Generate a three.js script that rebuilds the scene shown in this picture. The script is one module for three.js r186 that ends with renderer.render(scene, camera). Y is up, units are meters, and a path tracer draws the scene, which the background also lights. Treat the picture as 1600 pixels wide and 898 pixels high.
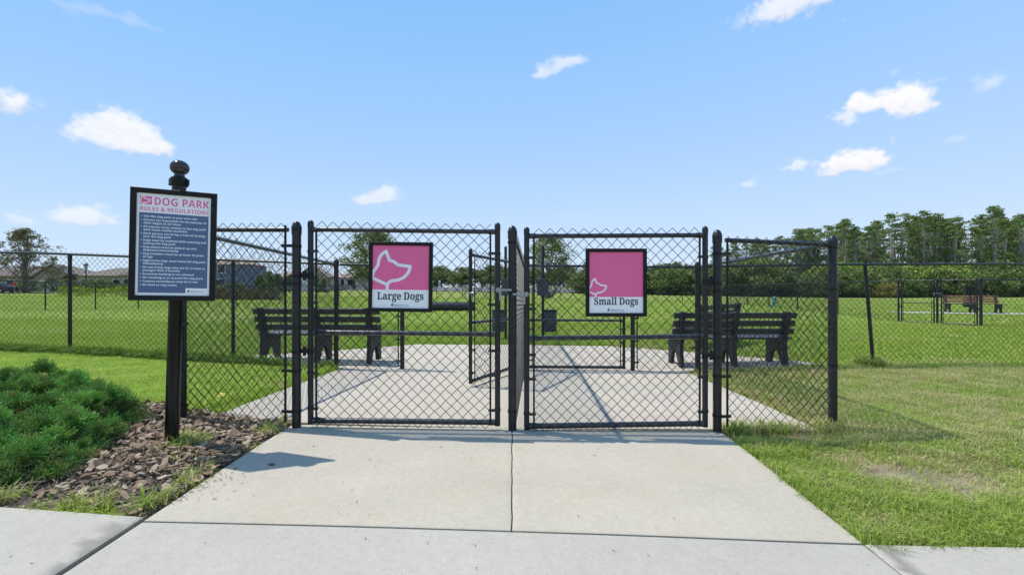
import * as THREE from 'three';
import { mergeGeometries } from 'three/addons/utils/BufferGeometryUtils.js';
import { RoundedBoxGeometry } from 'three/addons/geometries/RoundedBoxGeometry.js';

// ------------------------------------------------------------------ camera, sky, sun, exposure
const scene = new THREE.Scene();
const camera = new THREE.PerspectiveCamera(64.54, 1024 / 574, 0.05, 2500);
camera.position.set(0, 1.0616, 0);
camera.lookAt(0, 1.0616, -10);
const renderer = new THREE.WebGLRenderer();
renderer.toneMapping = THREE.LinearToneMapping;
renderer.toneMappingExposure = 1.0;
renderer.shadowMap.enabled = true;
renderer.shadowMap.type = THREE.PCFSoftShadowMap;

const SUN = new THREE.Vector3(-0.525, 1, -0.148).normalize();
const sun = new THREE.DirectionalLight(new THREE.Color().setRGB(1, 0.945, 0.86), 4.6);
sun.position.copy(SUN).multiplyScalar(80);
sun.castShadow = true;
Object.assign(sun.shadow.camera, { left: -45, right: 45, top: 45, bottom: -45, near: 1, far: 220 });
sun.shadow.mapSize.set(4096, 4096);
scene.add(sun, sun.target);

// ------------------------------------------------------------------ random numbers and noise
function rng(seed) {
  let a = seed >>> 0;
  return () => { a = (a + 0x6d2b79f5) | 0; let t = Math.imul(a ^ (a >>> 15), 1 | a); t = (t + Math.imul(t ^ (t >>> 7), 61 | t)) ^ t; return ((t ^ (t >>> 14)) >>> 0) / 4294967296; };
}
const fract = (i, j) => { let h = Math.imul(i, 374761393) + Math.imul(j, 668265263); h = Math.imul(h ^ (h >>> 13), 1274126177); return ((h ^ (h >>> 16)) >>> 0) / 4294967296; };
function vnoise(x, y, per = 0) {
  let i = Math.floor(x), j = Math.floor(y); const fx = x - i, fy = y - j;
  const u = fx * fx * (3 - 2 * fx), v = fy * fy * (3 - 2 * fy);
  const w = (a) => (per ? ((a % per) + per) % per : a);
  const a = fract(w(i), w(j)), b = fract(w(i + 1), w(j)), c = fract(w(i), w(j + 1)), d = fract(w(i + 1), w(j + 1));
  return a + (b - a) * u + (c - a) * v + (a - b - c + d) * u * v;
}
function fbm(x, y, oct = 4, per = 0) {
  let s = 0, a = 0.5, t = 0;
  for (let k = 0; k < oct; k++) { s += a * vnoise(x + k * 17.3 * (per ? 0 : 1), y + k * 9.1 * (per ? 0 : 1), per); t += a; a *= 0.5; x *= 2; y *= 2; per *= 2; }
  return s / t;
}
const clamp = (x, a = 0, b = 1) => Math.min(b, Math.max(a, x));
const sstep = (a, b, x) => { const t = clamp((x - a) / (b - a)); return t * t * (3 - 2 * t); };
const lerp = (a, b, t) => a + (b - a) * t;

// ------------------------------------------------------------------ sky with small fair-weather clouds
{
  const W = 4096, Hh = 2048, data = new Float32Array(W * Hh * 4);
  // clouds by compass (degrees right of the gate axis) and height (degrees): lobes [azimuth, elevation, half width, half height], density
  const clouds = [
    [[[-47.8, 15.4, 2.0, 1.0]], 1.0],
    [[[-43.6, 14.0, 1.5, 1.1], [-41.9, 15.3, 1.3, 1.1], [-40.2, 15.0, 1.6, 1.2], [-41.6, 13.4, 1.9, 0.85], [-38.8, 14.7, 1.4, 1.0], [-39.2, 13.5, 1.6, 0.8], [-37.4, 13.7, 1.0, 0.7]], 1.0],
    [[[-44.0, 6.3, 2.2, 0.95], [-42.8, 6.5, 1.6, 0.8]], 0.75],
    [[[-47.1, 5.6, 1.3, 0.85]], 0.65],
    [[[-16.3, 10.6, 2.0, 0.95], [-15.6, 11.2, 1.8, 0.9], [-18.2, 10.3, 1.6, 0.5]], 0.7],
    [[[3.6, 25.0, 1.4, 0.75], [5.2, 25.6, 1.6, 0.75], [6.8, 26.2, 1.6, 0.8], [8.4, 26.4, 1.6, 0.5]], 0.66],
    [[[29.5, 27.6, 3.6, 1.1], [32.5, 28.4, 3.8, 1.6], [36.5, 28.3, 3.0, 1.1], [40, 28.4, 4, 0.7]], 0.9],
    [[[38.0, 17.6, 1.6, 0.75], [39.6, 17.5, 1.8, 1.0], [41.3, 17.2, 1.7, 1.2], [41.8, 16.3, 1.2, 1.1], [37.2, 18.2, 0.7, 0.8]], 1.35],
    [[[36.3, 16.6, 1.3, 0.85]], 1.1],
    [[[36.1, 12.1, 2.0, 0.8], [36.9, 12.5, 2.3, 1.1], [38.2, 12.4, 1.7, 0.8]], 1.25],
    [[[31.6, 12.6, 1.4, 0.45], [32.4, 12.8, 1.0, 0.45]], 0.75],
    [[[27.4, 11.3, 1.3, 0.65]], 0.75],
    [[[46.4, 17.2, 1.2, 0.6]], 0.6],
    [[[-43.5, 24.0, 3.2, 0.5], [-40, 24.2, 2.3, 0.5]], 0.22],
    [[[39.6, 11.0, 1.6, 0.4]], 0.3], [[[44.5, 13.2, 0.9, 0.4]], 0.28],
  ];
  const r = rng(77);
  for (let k = 0; k < 46; k++) { // the rest of the sky carries the same scattered clouds
    const az = 62 + r() * 236, el = 6 + 44 * r() * r(), s = 1 + 1.6 * r(), L = [];
    for (let q = 0; q < 3; q++) L.push([az + (r() - 0.5) * 4 * s, el + (r() - 0.5) * 1.2 * s, (1.2 + r() * 1.4) * s, (0.6 + 0.6 * r()) * s]);
    clouds.push([L, 0.6 + 0.6 * r()]);
  }
  for (const c of clouds) for (const l of c[0]) { l[2] *= 0.98; l[3] *= 1.08; }
  for (const c of clouds) { c[2] = [1e9, -1e9, 1e9, -1e9]; for (const l of c[0]) { c[2][0] = Math.min(c[2][0], l[0] - 2.4 * l[2]); c[2][1] = Math.max(c[2][1], l[0] + 2.4 * l[2]); c[2][2] = Math.min(c[2][2], l[1] - 2.6 * l[3]); c[2][3] = Math.max(c[2][3], l[1] + 2.6 * l[3]); } }
  for (let j = 0; j < Hh; j++) {
    const el = (j + 0.5) / Hh * 180 - 90, near = clouds.filter((c) => el > c[2][2] && el < c[2][3]);
    const e = Math.max(el, 0);
    const t = 1 - Math.exp(-Math.pow(e / 16, 1.25)), t2 = clamp((e - 24) / 60);
    let R = lerp(0.68, 0.215, t), Gc = lerp(0.84, 0.525, t), B = lerp(1.02, 1.0, t);
    R = lerp(R, 0.13, t2); Gc = lerp(Gc, 0.36, t2); B = lerp(B, 0.80, t2);
    for (let i = 0; i < W; i++) {
      const a = (i + 0.5) / W * 360 - 180; // atan2(z, x) in degrees
      let az = a + 90; if (az > 180) az -= 360; // degrees right of -z
      const o = (j * W + i) * 4;
      // thin veil, a little denser away to the right
      const veil = el > 0 ? 0.03 + 0.17 * (0.5 + 0.5 * Math.sin((az - 10) * Math.PI / 180)) : 0;
      const cosd = el > 0 ? Math.sin(el * Math.PI / 180) * SUN.y + Math.cos(el * Math.PI / 180) * (Math.cos(a * Math.PI / 180) * SUN.x + Math.sin(a * Math.PI / 180) * SUN.z) : 0;
      const glow = Math.pow(Math.max(cosd, 0), 24) * 0.25;
      let cr = R + veil * 0.30 + glow, cg = Gc + veil * 0.16 + glow * 0.95, cb = B + veil * 0.03 + glow * 0.85;
      if (el > 0) {
        const azw = az < 0 ? az + 360 : az; let d = 0, shade = 0;
        for (const c of near) {
          const A = c[2][0] > 50 ? azw : az;
          if (A < c[2][0] || A > c[2][1]) continue;
          let f = 0, fy = 0;
          const wx = (fbm(az * 0.9 + 40, el * 1.3 + 7, 4) - 0.5) * 1.5, wy = (fbm(az * 0.9 + 90, el * 1.3 + 33, 4) - 0.5) * 1.0;
          for (const l of c[0]) { const dx = (A + wx - l[0]) / l[2], dy = (el + wy - l[1]) / (l[3] * (el + wy < l[1] ? 0.8 : 1.1)), g = Math.exp(-1.15 * (dx * dx + dy * dy)); f += g; fy += g * dy; }
          const n = fbm(az * 2.3 + 3, el * 3.1 + 5, 6) - 0.5;
          const n2 = fbm(az * 0.8 + 61, el * 1.1 + 17, 3) - 0.5, q = sstep(0.2, 1.25, f * 0.95 + n * 0.75 + n2 * 0.7) * c[1] * 0.92;
          if (q > d) { d = q; shade = clamp(-fy / Math.max(f, 0.01) * 0.8 + 0.15 + n); }
        }
        d = clamp(d);
        const light = lerp(1.0, 0.86, shade);
        cr = lerp(cr, 0.985 * light, d); cg = lerp(cg, 0.99 * light, d); cb = lerp(cb, 1.02 * light + 0.02, d);
      } else { cr = 0.26; cg = 0.28; cb = 0.22; }
      data[o] = cr; data[o + 1] = cg; data[o + 2] = cb; data[o + 3] = 1;
    }
  }
  const sky = new THREE.DataTexture(data, W, Hh, THREE.RGBAFormat, THREE.FloatType);
  sky.mapping = THREE.EquirectangularReflectionMapping; sky.minFilter = sky.magFilter = THREE.LinearFilter; sky.needsUpdate = true;
  scene.background = sky; scene.environment = sky;
}

// ------------------------------------------------------------------ the lie of the land
const CTRL = [
  [-2.4, -2.13, 0.03], [-1.65, -2.06, 0.013], [0, -2.0, -0.03], [1.565, -2.05, -0.085], [2.27, -2.02, -0.095], [-5, -2.3, 0.06], [5, -2, -0.13],
  [0, -0.9, -0.05], [-3, -0.9, 0.02], [3, -0.9, -0.12],
  [-1.6, -3.37, 0.028], [0, -3.4, 0], [1.55, -3.44, -0.022], [-2.56, -3.52, 0.047], [2.54, -3.6, -0.047], [3.6, -3.4, -0.07], [5, -4.5, -0.07], [-4.2, -4, 0.07],
  [-2.475, -6.4, -0.073], [2.614, -6.41, -0.11], [-3.99, -6.47, -0.012], [-6.49, -6.7, 0.091], [-7.54, -6.75, 0.125], [5.17, -6.57, -0.066], [7.3, -6.5, -0.06], [0, -6.4, -0.095],
  [0, -9.3, -0.12], [4.1, -8.8, -0.06], [-12, -10, 0.1], [12, -10, -0.12],
  [-24.5, -25, -0.14], [-19, -33, -0.28], [-3, -24, -0.2], [0, -49, -0.23], [14, -16, -0.16], [16, -25, -0.17], [17, -34, -0.2], [22, -23, -0.16],
  [-60, -70, 0.25], [-38, -60, 0.1], [0, -78, -0.25], [0, -112, 0.95], [60, -100, -0.75], [35, -60, -0.5], [-110, -110, 0.4], [110, -80, -0.6], [-60, -200, 1], [150, -220, 0], [20, -220, 1.2],
];
const warp = (x, z) => { const d = Math.max(-z, 0.3) + 2; return [x / d, Math.log(d)]; };
const RBF = (() => {
  const n = CTRL.length, P = CTRL.map((c) => warp(c[0], c[1])), M = [], mean = 0;
  const phi = (a, b) => Math.sqrt((a[0] - b[0]) ** 2 + (a[1] - b[1]) ** 2 + 0.03);
  for (let i = 0; i < n; i++) { M.push([]); for (let j = 0; j < n; j++) M[i].push(phi(P[i], P[j]) + (i === j ? -0.01 : 0)); M[i].push(CTRL[i][2] - mean); }
  for (let c = 0; c < n; c++) {
    let p = c; for (let i = c + 1; i < n; i++) if (Math.abs(M[i][c]) > Math.abs(M[p][c])) p = i;
    [M[c], M[p]] = [M[p], M[c]];
    for (let i = 0; i < n; i++) if (i !== c) { const f = M[i][c] / M[c][c]; if (f) for (let k = c; k <= n; k++) M[i][k] -= f * M[c][k]; }
  }
  return { P, w: M.map((row, i) => row[n] / row[i]) };
})();
function H(x, z) {
  const [u, v] = warp(clamp(x, -170, 170), Math.max(z, -230)); let s = 0;
  for (let i = 0; i < RBF.w.length; i++) { const a = u - RBF.P[i][0], b = v - RBF.P[i][1]; s += RBF.w[i] * Math.sqrt(a * a + b * b + 0.03); }
  return s;
}

// ------------------------------------------------------------------ building helpers
const V = (x, y, z) => new THREE.Vector3(x, y, z);
const used = {};
function numbered(name) { const n = used[name] = (used[name] ?? -1) + 1; return n ? `${name}_${String(n).padStart(3, '0')}` : name; }
function thing(name, label, category, [x, y, z] = [0, 0, 0], turn = 0, group) {
  const o = new THREE.Group(); o.name = numbered(name); o.position.set(x, y, z); o.rotation.y = turn;
  o.userData = { label, category }; if (group) o.userData.group = group;
  scene.add(o); return o;
}
function clean(g) { g = g.index ? g.toNonIndexed() : g; for (const k of Object.keys(g.attributes)) if (!['position', 'normal', 'uv', 'color'].includes(k)) g.deleteAttribute(k); return g; }
function merge(list) { const c = list.map(clean); return c.length === 1 ? c[0] : mergeGeometries(c); }
function part(name, geoms, mat, parent) {
  const m = new THREE.Mesh(Array.isArray(geoms) ? merge(geoms) : geoms, mat);
  m.name = name; m.castShadow = m.receiveShadow = true; parent.add(m); return m;
}
function setting(name, geom, mat, kind = 'structure') {
  const m = part(numbered(name), geom, mat, scene); m.userData.kind = kind; return m;
}
function copyOf(o, [x, y, z], turn, label, scale = 1) {
  const c = o.clone(); c.name = numbered(o.name.replace(/_\d{3}$/, '')); c.position.set(x, y, z); c.rotation.y = turn;
  if (typeof scale === 'number') c.scale.setScalar(scale); else c.scale.set(...scale);
  c.userData = { ...o.userData }; if (label) c.userData.label = label; scene.add(c); return c;
}
function bar(a, b, r, seg = 12, r2 = r, open = false) {
  const d = V(b[0] - a[0], b[1] - a[1], b[2] - a[2]), L = d.length();
  const g = new THREE.CylinderGeometry(r2, r, L, seg, 1, open);
  g.applyQuaternion(new THREE.Quaternion().setFromUnitVectors(V(0, 1, 0), d.normalize()));
  return g.translate((a[0] + b[0]) / 2, (a[1] + b[1]) / 2, (a[2] + b[2]) / 2);
}
function box(w, h, d, x = 0, y = 0, z = 0, r = 0) {
  const g = r ? new RoundedBoxGeometry(w, h, d, 2, Math.min(r, w / 2.1, h / 2.1, d / 2.1)) : new THREE.BoxGeometry(w, h, d);
  return g.translate(x, y, z);
}
function lathe(pts, seg = 16, x = 0, y = 0, z = 0) { return new THREE.LatheGeometry(pts.map((p) => new THREE.Vector2(p[0], p[1])), seg).translate(x, y, z); }
function extrude(pts, depth, bevel = 0, holes = []) {
  const s = new THREE.Shape(pts.map((p) => new THREE.Vector2(p[0], p[1])));
  for (const h of holes) s.holes.push(new THREE.Path(h.map((p) => new THREE.Vector2(p[0], p[1]))));
  return new THREE.ExtrudeGeometry(s, { depth, bevelEnabled: bevel > 0, bevelSize: bevel, bevelThickness: bevel, bevelSegments: 1, curveSegments: 8 });
}
function raw(pos, uv, col, nor) {
  const g = new THREE.BufferGeometry();
  g.setAttribute('position', new THREE.BufferAttribute(new Float32Array(pos), 3));
  if (uv) g.setAttribute('uv', new THREE.BufferAttribute(new Float32Array(uv), 2));
  if (col) g.setAttribute('color', new THREE.BufferAttribute(new Float32Array(col), 3));
  if (nor) g.setAttribute('normal', new THREE.BufferAttribute(new Float32Array(nor), 3));
  return g;
}

// ------------------------------------------------------------------ materials
const lin = (r, g, b) => new THREE.Color().setRGB(r, g, b);
function dataTex(n, f, srgb = true, m = n) {
  const d = new Uint8Array(n * m * 4), e = (v) => (v <= 0.0031308 ? v * 12.92 : 1.055 * v ** (1 / 2.4) - 0.055);
  for (let j = 0; j < m; j++) for (let i = 0; i < n; i++) {
    const c = f(i / n, j / m, i, j), o = (j * n + i) * 4;
    for (let k = 0; k < 3; k++) { const v = clamp(Array.isArray(c) ? c[k] : c); d[o + k] = Math.round(255 * (srgb ? e(v) : v)); }
    d[o + 3] = 255;
  }
  const t = new THREE.DataTexture(d, n, m); t.wrapS = t.wrapT = THREE.RepeatWrapping; t.magFilter = THREE.LinearFilter; t.minFilter = THREE.LinearMipmapLinearFilter;
  t.colorSpace = srgb ? THREE.SRGBColorSpace : THREE.NoColorSpace; t.needsUpdate = true; return t;
}
function tiled(t, x, y = x) { const c = t.clone(); c.repeat.set(x, y); c.needsUpdate = true; return c; }
const std = (o) => new THREE.MeshStandardMaterial(o);
const phys = (o) => new THREE.MeshPhysicalMaterial(o);

const rT = rng(5);
const scuff = dataTex(256, (u, v) => { const n = fbm(u * 8, v * 8, 4, 8), s = vnoise(u * 60, v * 14, 0); return clamp(0.55 + 0.55 * (n - 0.5) + (s > 0.965 ? 0.5 : 0)); }, false);
const grit = dataTex(256, (u, v, i, j) => 0.5 + 0.5 * (fract(i, j) - 0.5) + 0.5 * (fbm(u * 16, v * 16, 3, 16) - 0.5), false);
const blackCoat = dataTex(512, (u, v, i, j) => { // black vinyl with pale scratches and chips
  const n = fbm(u * 6, v * 6, 4, 6), chip = fbm(u * 40, v * 20, 3, 20) > 0.86 ? 1 : 0, scr = fbm(u * 90, v * 9, 2, 9) > 0.86 && n > 0.5 ? 0.5 : 0;
  const b = 0.012 + 0.011 * n; return [b + chip * 0.25 + scr * 0.1, b * 1.04 + chip * 0.25 + scr * 0.1, b * 1.28 + chip * 0.25 + scr * 0.1];
});
const M = {
  coat: phys({ map: tiled(blackCoat, 1, 4), roughness: 0.62, roughnessMap: tiled(scuff, 2, 5), specularIntensity: 0.8 }),
  rail: phys({ map: tiled(blackCoat, 1, 3), roughness: 0.6, roughnessMap: tiled(scuff, 2, 3), specularIntensity: 1, clearcoat: 0.6, clearcoatRoughness: 0.35 }),
  wire: phys({ color: lin(0.010, 0.010, 0.013), roughness: 0.42, specularIntensity: 0.45 }),
  farWire: phys({ color: lin(0.014, 0.014, 0.017), roughness: 0.5, specularIntensity: 0.4 }),
  steel: std({ color: lin(0.33, 0.34, 0.35), roughness: 0.42, metalness: 0.85 }),
  black: phys({ color: lin(0.010, 0.010, 0.012), roughness: 0.4, specularIntensity: 0.6 }),
  signFrame: phys({ color: lin(0.009, 0.009, 0.011), roughness: 0.45, specularIntensity: 0.5, bumpMap: grit, bumpScale: 0.0002 }),
};

// poured concrete: broom-finished, fine pores, faint mottling
const concreteTex = dataTex(1024, (u, v, i, j) => {
  const a = fbm(u * 9, v * 9, 5, 9), b = fbm(u * 120, v * 120, 2, 120), s = fract(i * 3 + 1, j * 7 + 5), pore = fract(i >> 1, (j >> 1) + 991);
  let k = 0.40 + 0.05 * (a - 0.5) + 0.05 * (b - 0.5) + 0.06 * (s - 0.5);
  if (pore > 0.9925) k *= 0.72; if (fract((i >> 1) + 77, (j >> 1) + 13) > 0.992) k *= 1.18;
  return [k * 1.035, k * 0.98, k * 0.87];
});
const concreteBump = dataTex(1024, (u, v, i, j) => 0.5 + 0.35 * (fract(i >> 1, j >> 1) - 0.5) + 0.4 * (fbm(u * 60, v * 60, 3, 60) - 0.5) + 0.12 * Math.sin(v * Math.PI * 2 * 220 + 6 * fbm(u * 9, v * 9, 2, 9)), false);
const concrete = std({ map: concreteTex, bumpMap: concreteBump, bumpScale: 0.0007, roughness: 0.93, vertexColors: true });
const asphalt = std({ map: dataTex(256, (u, v, i, j) => { const k = 0.13 + 0.05 * (fract(i, j) - 0.5) + 0.05 * (fbm(u * 8, v * 8, 3, 8) - 0.5); return [k, k, k * 1.03]; }), roughness: 0.95 });

// ------------------------------------------------------------------ ground
const WALK = { x0: -1.66, x1: 1.575, z0: -3.385, z1: -2.05 };
const inPoly = (P, x, z) => { let c = false; for (let i = 0, j = P.length - 1; i < P.length; j = i++) if ((P[i][1] > z) !== (P[j][1] > z) && x < (P[j][0] - P[i][0]) * (z - P[i][1]) / (P[j][1] - P[i][1]) + P[i][0]) c = !c; return c; };
const WALKP = [[-1.66, -3.47], [1.575, -3.47], [1.575, -2.05], [-1.66, -2.05]];
const INNER = [[-2.39, -3.50], [2.41, -3.52], [2.46, -6.37], [-2.44, -6.37]];
const APRON = [[-4.35, -6.62], [-3.0, -6.34], [3.0, -6.34], [4.62, -6.62], [4.55, -6.9], [2.3, -8.75], [1.4, -9.35], [-1.9, -9.45], [-2.9, -8.7], [-4.5, -7.1]];
const MULCH = [[-1.66, -3.46], [-1.66, -2.06], [-2.45, -2.14], [-3.6, -2.24], [-6, -2.45], [-6, -4.0], [-4.6, -4.15], [-3.55, -3.95], [-3.0, -3.95], [-2.5, -3.72], [-2.0, -3.58]];
const walkEdge = (x) => (x < -1.66 ? lerp(-2.06, -2.14, (-1.66 - x) / 0.8) : -2.035); // back edge of the pavement
const onHard = (x, z, g = 0) => (z > walkEdge(x) - g && z < -0.55) || (x > -1.66 - g && x < 1.575 + g && z > -3.62 && z < -2) || inPoly(INNER, x, z) || (z < -6.3 && z > -9.6 && inPoly(APRON, x, z));
const inMulch = (x, z) => z > -4.3 && z < -2 && x < -1.6 && inPoly(MULCH, x + 0.16 * (vnoise(x * 5, z * 5) - 0.5), z + 0.22 * (vnoise(x * 4 + 9, z * 4) - 0.5));
// how dry and how bare the turf is
const dry = (x, z) => clamp(0.62 * fbm(x * 0.55 + 4, z * 0.8 + 2, 4) + 0.38 * fbm(x * 2.3, z * 3.1 + 8, 3) + (x > 1.5 && z > -6.3 ? 0.03 + 0.17 * sstep(-2.7, -3.7, z) : 0) - (x < -1.5 ? 0.12 : 0) + (z < -6.8 ? 0.55 * (fbm(x * 0.16 + 21, z * 0.21 + 4, 3) - 0.6) : 0));
const bare = (x, z) => clamp(1.5 * Math.exp(-(((x - 2.45) / 0.65) ** 2 + ((z + 2.78) / 0.30) ** 2)) * (0.35 + 1.1 * fbm(x * 3.5, z * 4.5 + 3, 3)) + Math.exp(-(((x - 2.0) / 0.5) ** 2 + ((z + 3.38) / 0.16) ** 2)) * 0.8 - 0.1);

const turfTex = dataTex(512, (u, v, i, j) => {
  const a = fbm(u * 24, v * 24, 4, 24), b = fract(i, j), c = fbm(u * 6, v * 6, 3, 6);
  const k = clamp(0.72 + 0.55 * (a - 0.5) + 0.25 * (b - 0.5) + 0.2 * (c - 0.5), 0.15, 1); return [k, k * (0.97 + 0.04 * c), k * 0.95];
});
{
  const xs = [], zs = [], n = 170, m = 150;
  for (let i = 0; i <= n; i++) { const t = i / n * 2 - 1; xs.push(Math.sign(t) * (9 * Math.abs(t) + 900 * Math.abs(t) ** 5)); }
  for (let j = 0; j <= m; j++) { const t = j / m; zs.push(14 - 30 * t - 1500 * t ** 6 - 60 * t * t * t); }
  const pos = [], uv = [], col = [], idx = [];
  for (let j = 0; j <= m; j++) for (let i = 0; i <= n; i++) {
    const x = xs[i], z = zs[j], d = Math.hypot(x, z);
    pos.push(x, H(x, z) - 0.03 + (d < 14 ? 0.012 * (vnoise(x * 3, z * 3) - 0.5) : 0), z); uv.push(x / 3, z / 3);
    const q = dry(x, z), b = bare(x, z), near = 1 - sstep(7, 30, d), w = fbm(x * 0.11, z * 0.16 + 50, 4);
    let c = [lerp(0.225, 0.33, w), lerp(0.335, 0.385, w), lerp(0.033, 0.055, w)];
    c = c.map((v, k) => lerp(v, [0.36, 0.34, 0.16][k], sstep(0.5, 0.85, q) * 0.6));
    c = c.map((v, k) => lerp(v, [0.25, 0.24, 0.10][k], near * 0.7));           // soil and thatch between the blades
    c = c.map((v, k) => lerp(v, [0.36, 0.29, 0.21][k], clamp(b * 1.3)));
    col.push(...c);
  }
  for (let j = 0; j < m; j++) for (let i = 0; i < n; i++) { const a = j * (n + 1) + i, b = a + n + 1; idx.push(a, a + 1, b, b, a + 1, b + 1); }
  const g = raw(pos, uv, col); g.setIndex(idx); g.computeVertexNormals();
  setting('ground', g, std({ map: turfTex, bumpMap: turfTex, bumpScale: 0.02, roughness: 1, vertexColors: true }));
}

// a slab of poured concrete with four corners (in order) laid on the land, eased edges, joints kept open
const blot = (x, z, s = 0) => { const a = fbm(x * 0.9 + s, z * 1.3, 4), b = fbm(x * 2.7 + 31 + s, z * 3.3, 4); return [a, b]; };
function slabGeom(c, { n = 24, m = 14, top = 0, thick = 0.1, wob = 0, tint = () => [1, 1, 1] } = {}) {
  const e = 0.006, S = [0, e / 1.5], T = [0, e / 1.5];
  for (let i = 1; i < n; i++) S.push(i / n); S.push(1 - e / 1.5, 1);
  for (let j = 1; j < m; j++) T.push(j / m); T.push(1 - e / 1.5, 1);
  const pos = [], uv = [], col = [], idx = [], ns = S.length, nt = T.length;
  const put = (s, t, dy) => {
    let x = lerp(lerp(c[0][0], c[1][0], s), lerp(c[3][0], c[2][0], s), t), z = lerp(lerp(c[0][1], c[1][1], s), lerp(c[3][1], c[2][1], s), t);
    if (wob) { x += (s === 0 || s === 1) ? wob * (fbm(z * 7 + 3, 2, 4) - 0.5) : 0; }
    pos.push(x, H(x, z) + top + dy, z); uv.push(x / 2.5, z / 2.5); col.push(...tint(x, z));
  };
  for (let j = 0; j < nt; j++) for (let i = 0; i < ns; i++) put(S[i], T[j], (i === 0 || j === 0 || i === ns - 1 || j === nt - 1) ? -0.005 : 0);
  for (let j = 0; j < nt - 1; j++) for (let i = 0; i < ns - 1; i++) { const a = j * ns + i, b = a + ns; idx.push(a, b, a + 1, b, b + 1, a + 1); }
  const ring = []; for (let i = 0; i < ns; i++) ring.push([i, 0]); for (let j = 1; j < nt; j++) ring.push([ns - 1, j]); for (let i = ns - 2; i >= 0; i--) ring.push([i, nt - 1]); for (let j = nt - 2; j > 0; j--) ring.push([0, j]);
  const base = pos.length / 3; for (const [i, j] of ring) { put(S[i], T[j], -0.005); } for (const [i, j] of ring) put(S[i], T[j], -thick);
  for (let k = 0; k < ring.length; k++) { const a = base + k, b = base + (k + 1) % ring.length, A = a + ring.length, B = b + ring.length; idx.push(a, b, A, b, B, A); }
  const g = raw(pos, uv, col); g.setIndex(idx); g.computeVertexNormals(); return g;
}
const group0 = (name) => { const o = new THREE.Group(); o.name = numbered(name); o.userData = { kind: 'structure' }; scene.add(o); return o; };
{
  const warm = (x, z) => { const [a, b] = blot(x, z, 5), k = 1.0 + 0.10 * (a - 0.5) + 0.06 * (b - 0.5), p = sstep(0.52, 0.75, b); return [k * (1.06 + 0.015 * p), k * (1.0 - 0.03 * p), k * (0.885 - 0.06 * p)]; };
  const cool = (x, z) => {
    const [a, b] = blot(x, z, 60); let k = 0.97 + 0.09 * (a - 0.5) + 0.06 * (b - 0.5);
    const st = 0; // tyre-dark smear beside the right joint
    const sx = x - 1.60 - 0.03 * (vnoise(z * 9, 4) - 0.5); if (sx > -0.01 && sx < 0.085) k *= 1 - 0.42 * sstep(0.45, 0.62, fbm(x * 30, z * 14 + 9, 3) + 0.25 * (1 - Math.abs(sx - 0.035) / 0.05));
    const dx = -1.685 - x; if (dx > -0.01 && dx < 0.06) k *= 1 - 0.35 * sstep(0.5, 0.65, fbm(x * 45, z * 20, 3) + 0.25 * (1 - dx / 0.06));
    return [k * 1.01, k * 0.985, k * 0.925];
  };
  const walk = group0('walkway');
  part('concrete_slab', slabGeom([[-1.66, -2.052], [-0.003, -2.047], [-0.003, -3.44], [-1.66, -3.44]], { wob: 0.013, n: 40, m: 36, tint: warm }), concrete, walk);
  part('concrete_slab', slabGeom([[0.003, -2.047], [1.575, -2.044], [1.575, -3.44], [0.003, -3.44]], { wob: 0.013, n: 40, m: 36, tint: (x, z) => warm(x + 7, z) }), concrete, walk);
  const sw = group0('sidewalk');
  const far = { n: 70, m: 60, tint: cool };
  part('sidewalk_slab', slabGeom([[-6.2, -0.6], [-1.682, -0.55], [-1.675, -2.065], [-6.2, -2.46]], { ...far, top: 0.009 }), concrete, sw);
  part('sidewalk_slab', slabGeom([[-1.668, -0.55], [1.548, -0.55], [1.572, -2.032], [-1.662, -2.041]], { ...far, top: -0.002 }), concrete, sw);
  part('sidewalk_slab', slabGeom([[1.556, -0.55], [5.4, -0.55], [5.4, -2.02], [1.580, -2.036]], { ...far, top: -0.001 }), concrete, sw);
  const yard = group0('entry_court');
  const pale = (x, z) => { const [a, b] = blot(x, z, 120), k = 1.03 + 0.13 * (a - 0.5) + 0.07 * (b - 0.5), p = sstep(0.45, 0.7, a); return [k * (1.05 + 0.02 * p), k * (0.99 - 0.015 * p), k * 0.885]; };
  for (const [xa, xb] of [[-2.37, -0.02], [-0.012, 2.39]]) for (const [za, zb] of [[-3.452, -4.84], [-4.848, -6.3]]) {
    const f = (x, z) => [x < -2 ? x - 0.02 * (-z - 3.5) : x > 2 ? x + 0.02 * (-z - 3.5) : x, z];
    const zz = (x, z) => (z > -3.5 && Math.abs(x) > 1 ? z - 0.08 : z);
    part('concrete_slab', slabGeom([f(xa, zz(xa, za)), f(xb, zz(xb, za)), f(xb, zb), f(xa, zb)], { n: 20, m: 14, tint: pale }), concrete, yard);
  }
  // the apron behind the inner gates, with the bench pads, in three pours
  const A = (q) => part('concrete_slab', slabGeom(q, { n: 16, m: 14, tint: pale }), concrete, yard);
  A([[-4.35, -6.64], [-2.0, -6.31], [-2.0, -9.44], [-4.6, -7.05]]);
  A([[-1.992, -6.31], [0.0, -6.31], [0.0, -9.42], [-1.992, -9.44]]);
  A([[0.008, -6.31], [2.0, -6.31], [2.0, -9.0], [0.008, -9.42]]);
  A([[2.008, -6.31], [4.65, -6.62], [4.6, -6.95], [2.008, -9.0]]);
}
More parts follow.
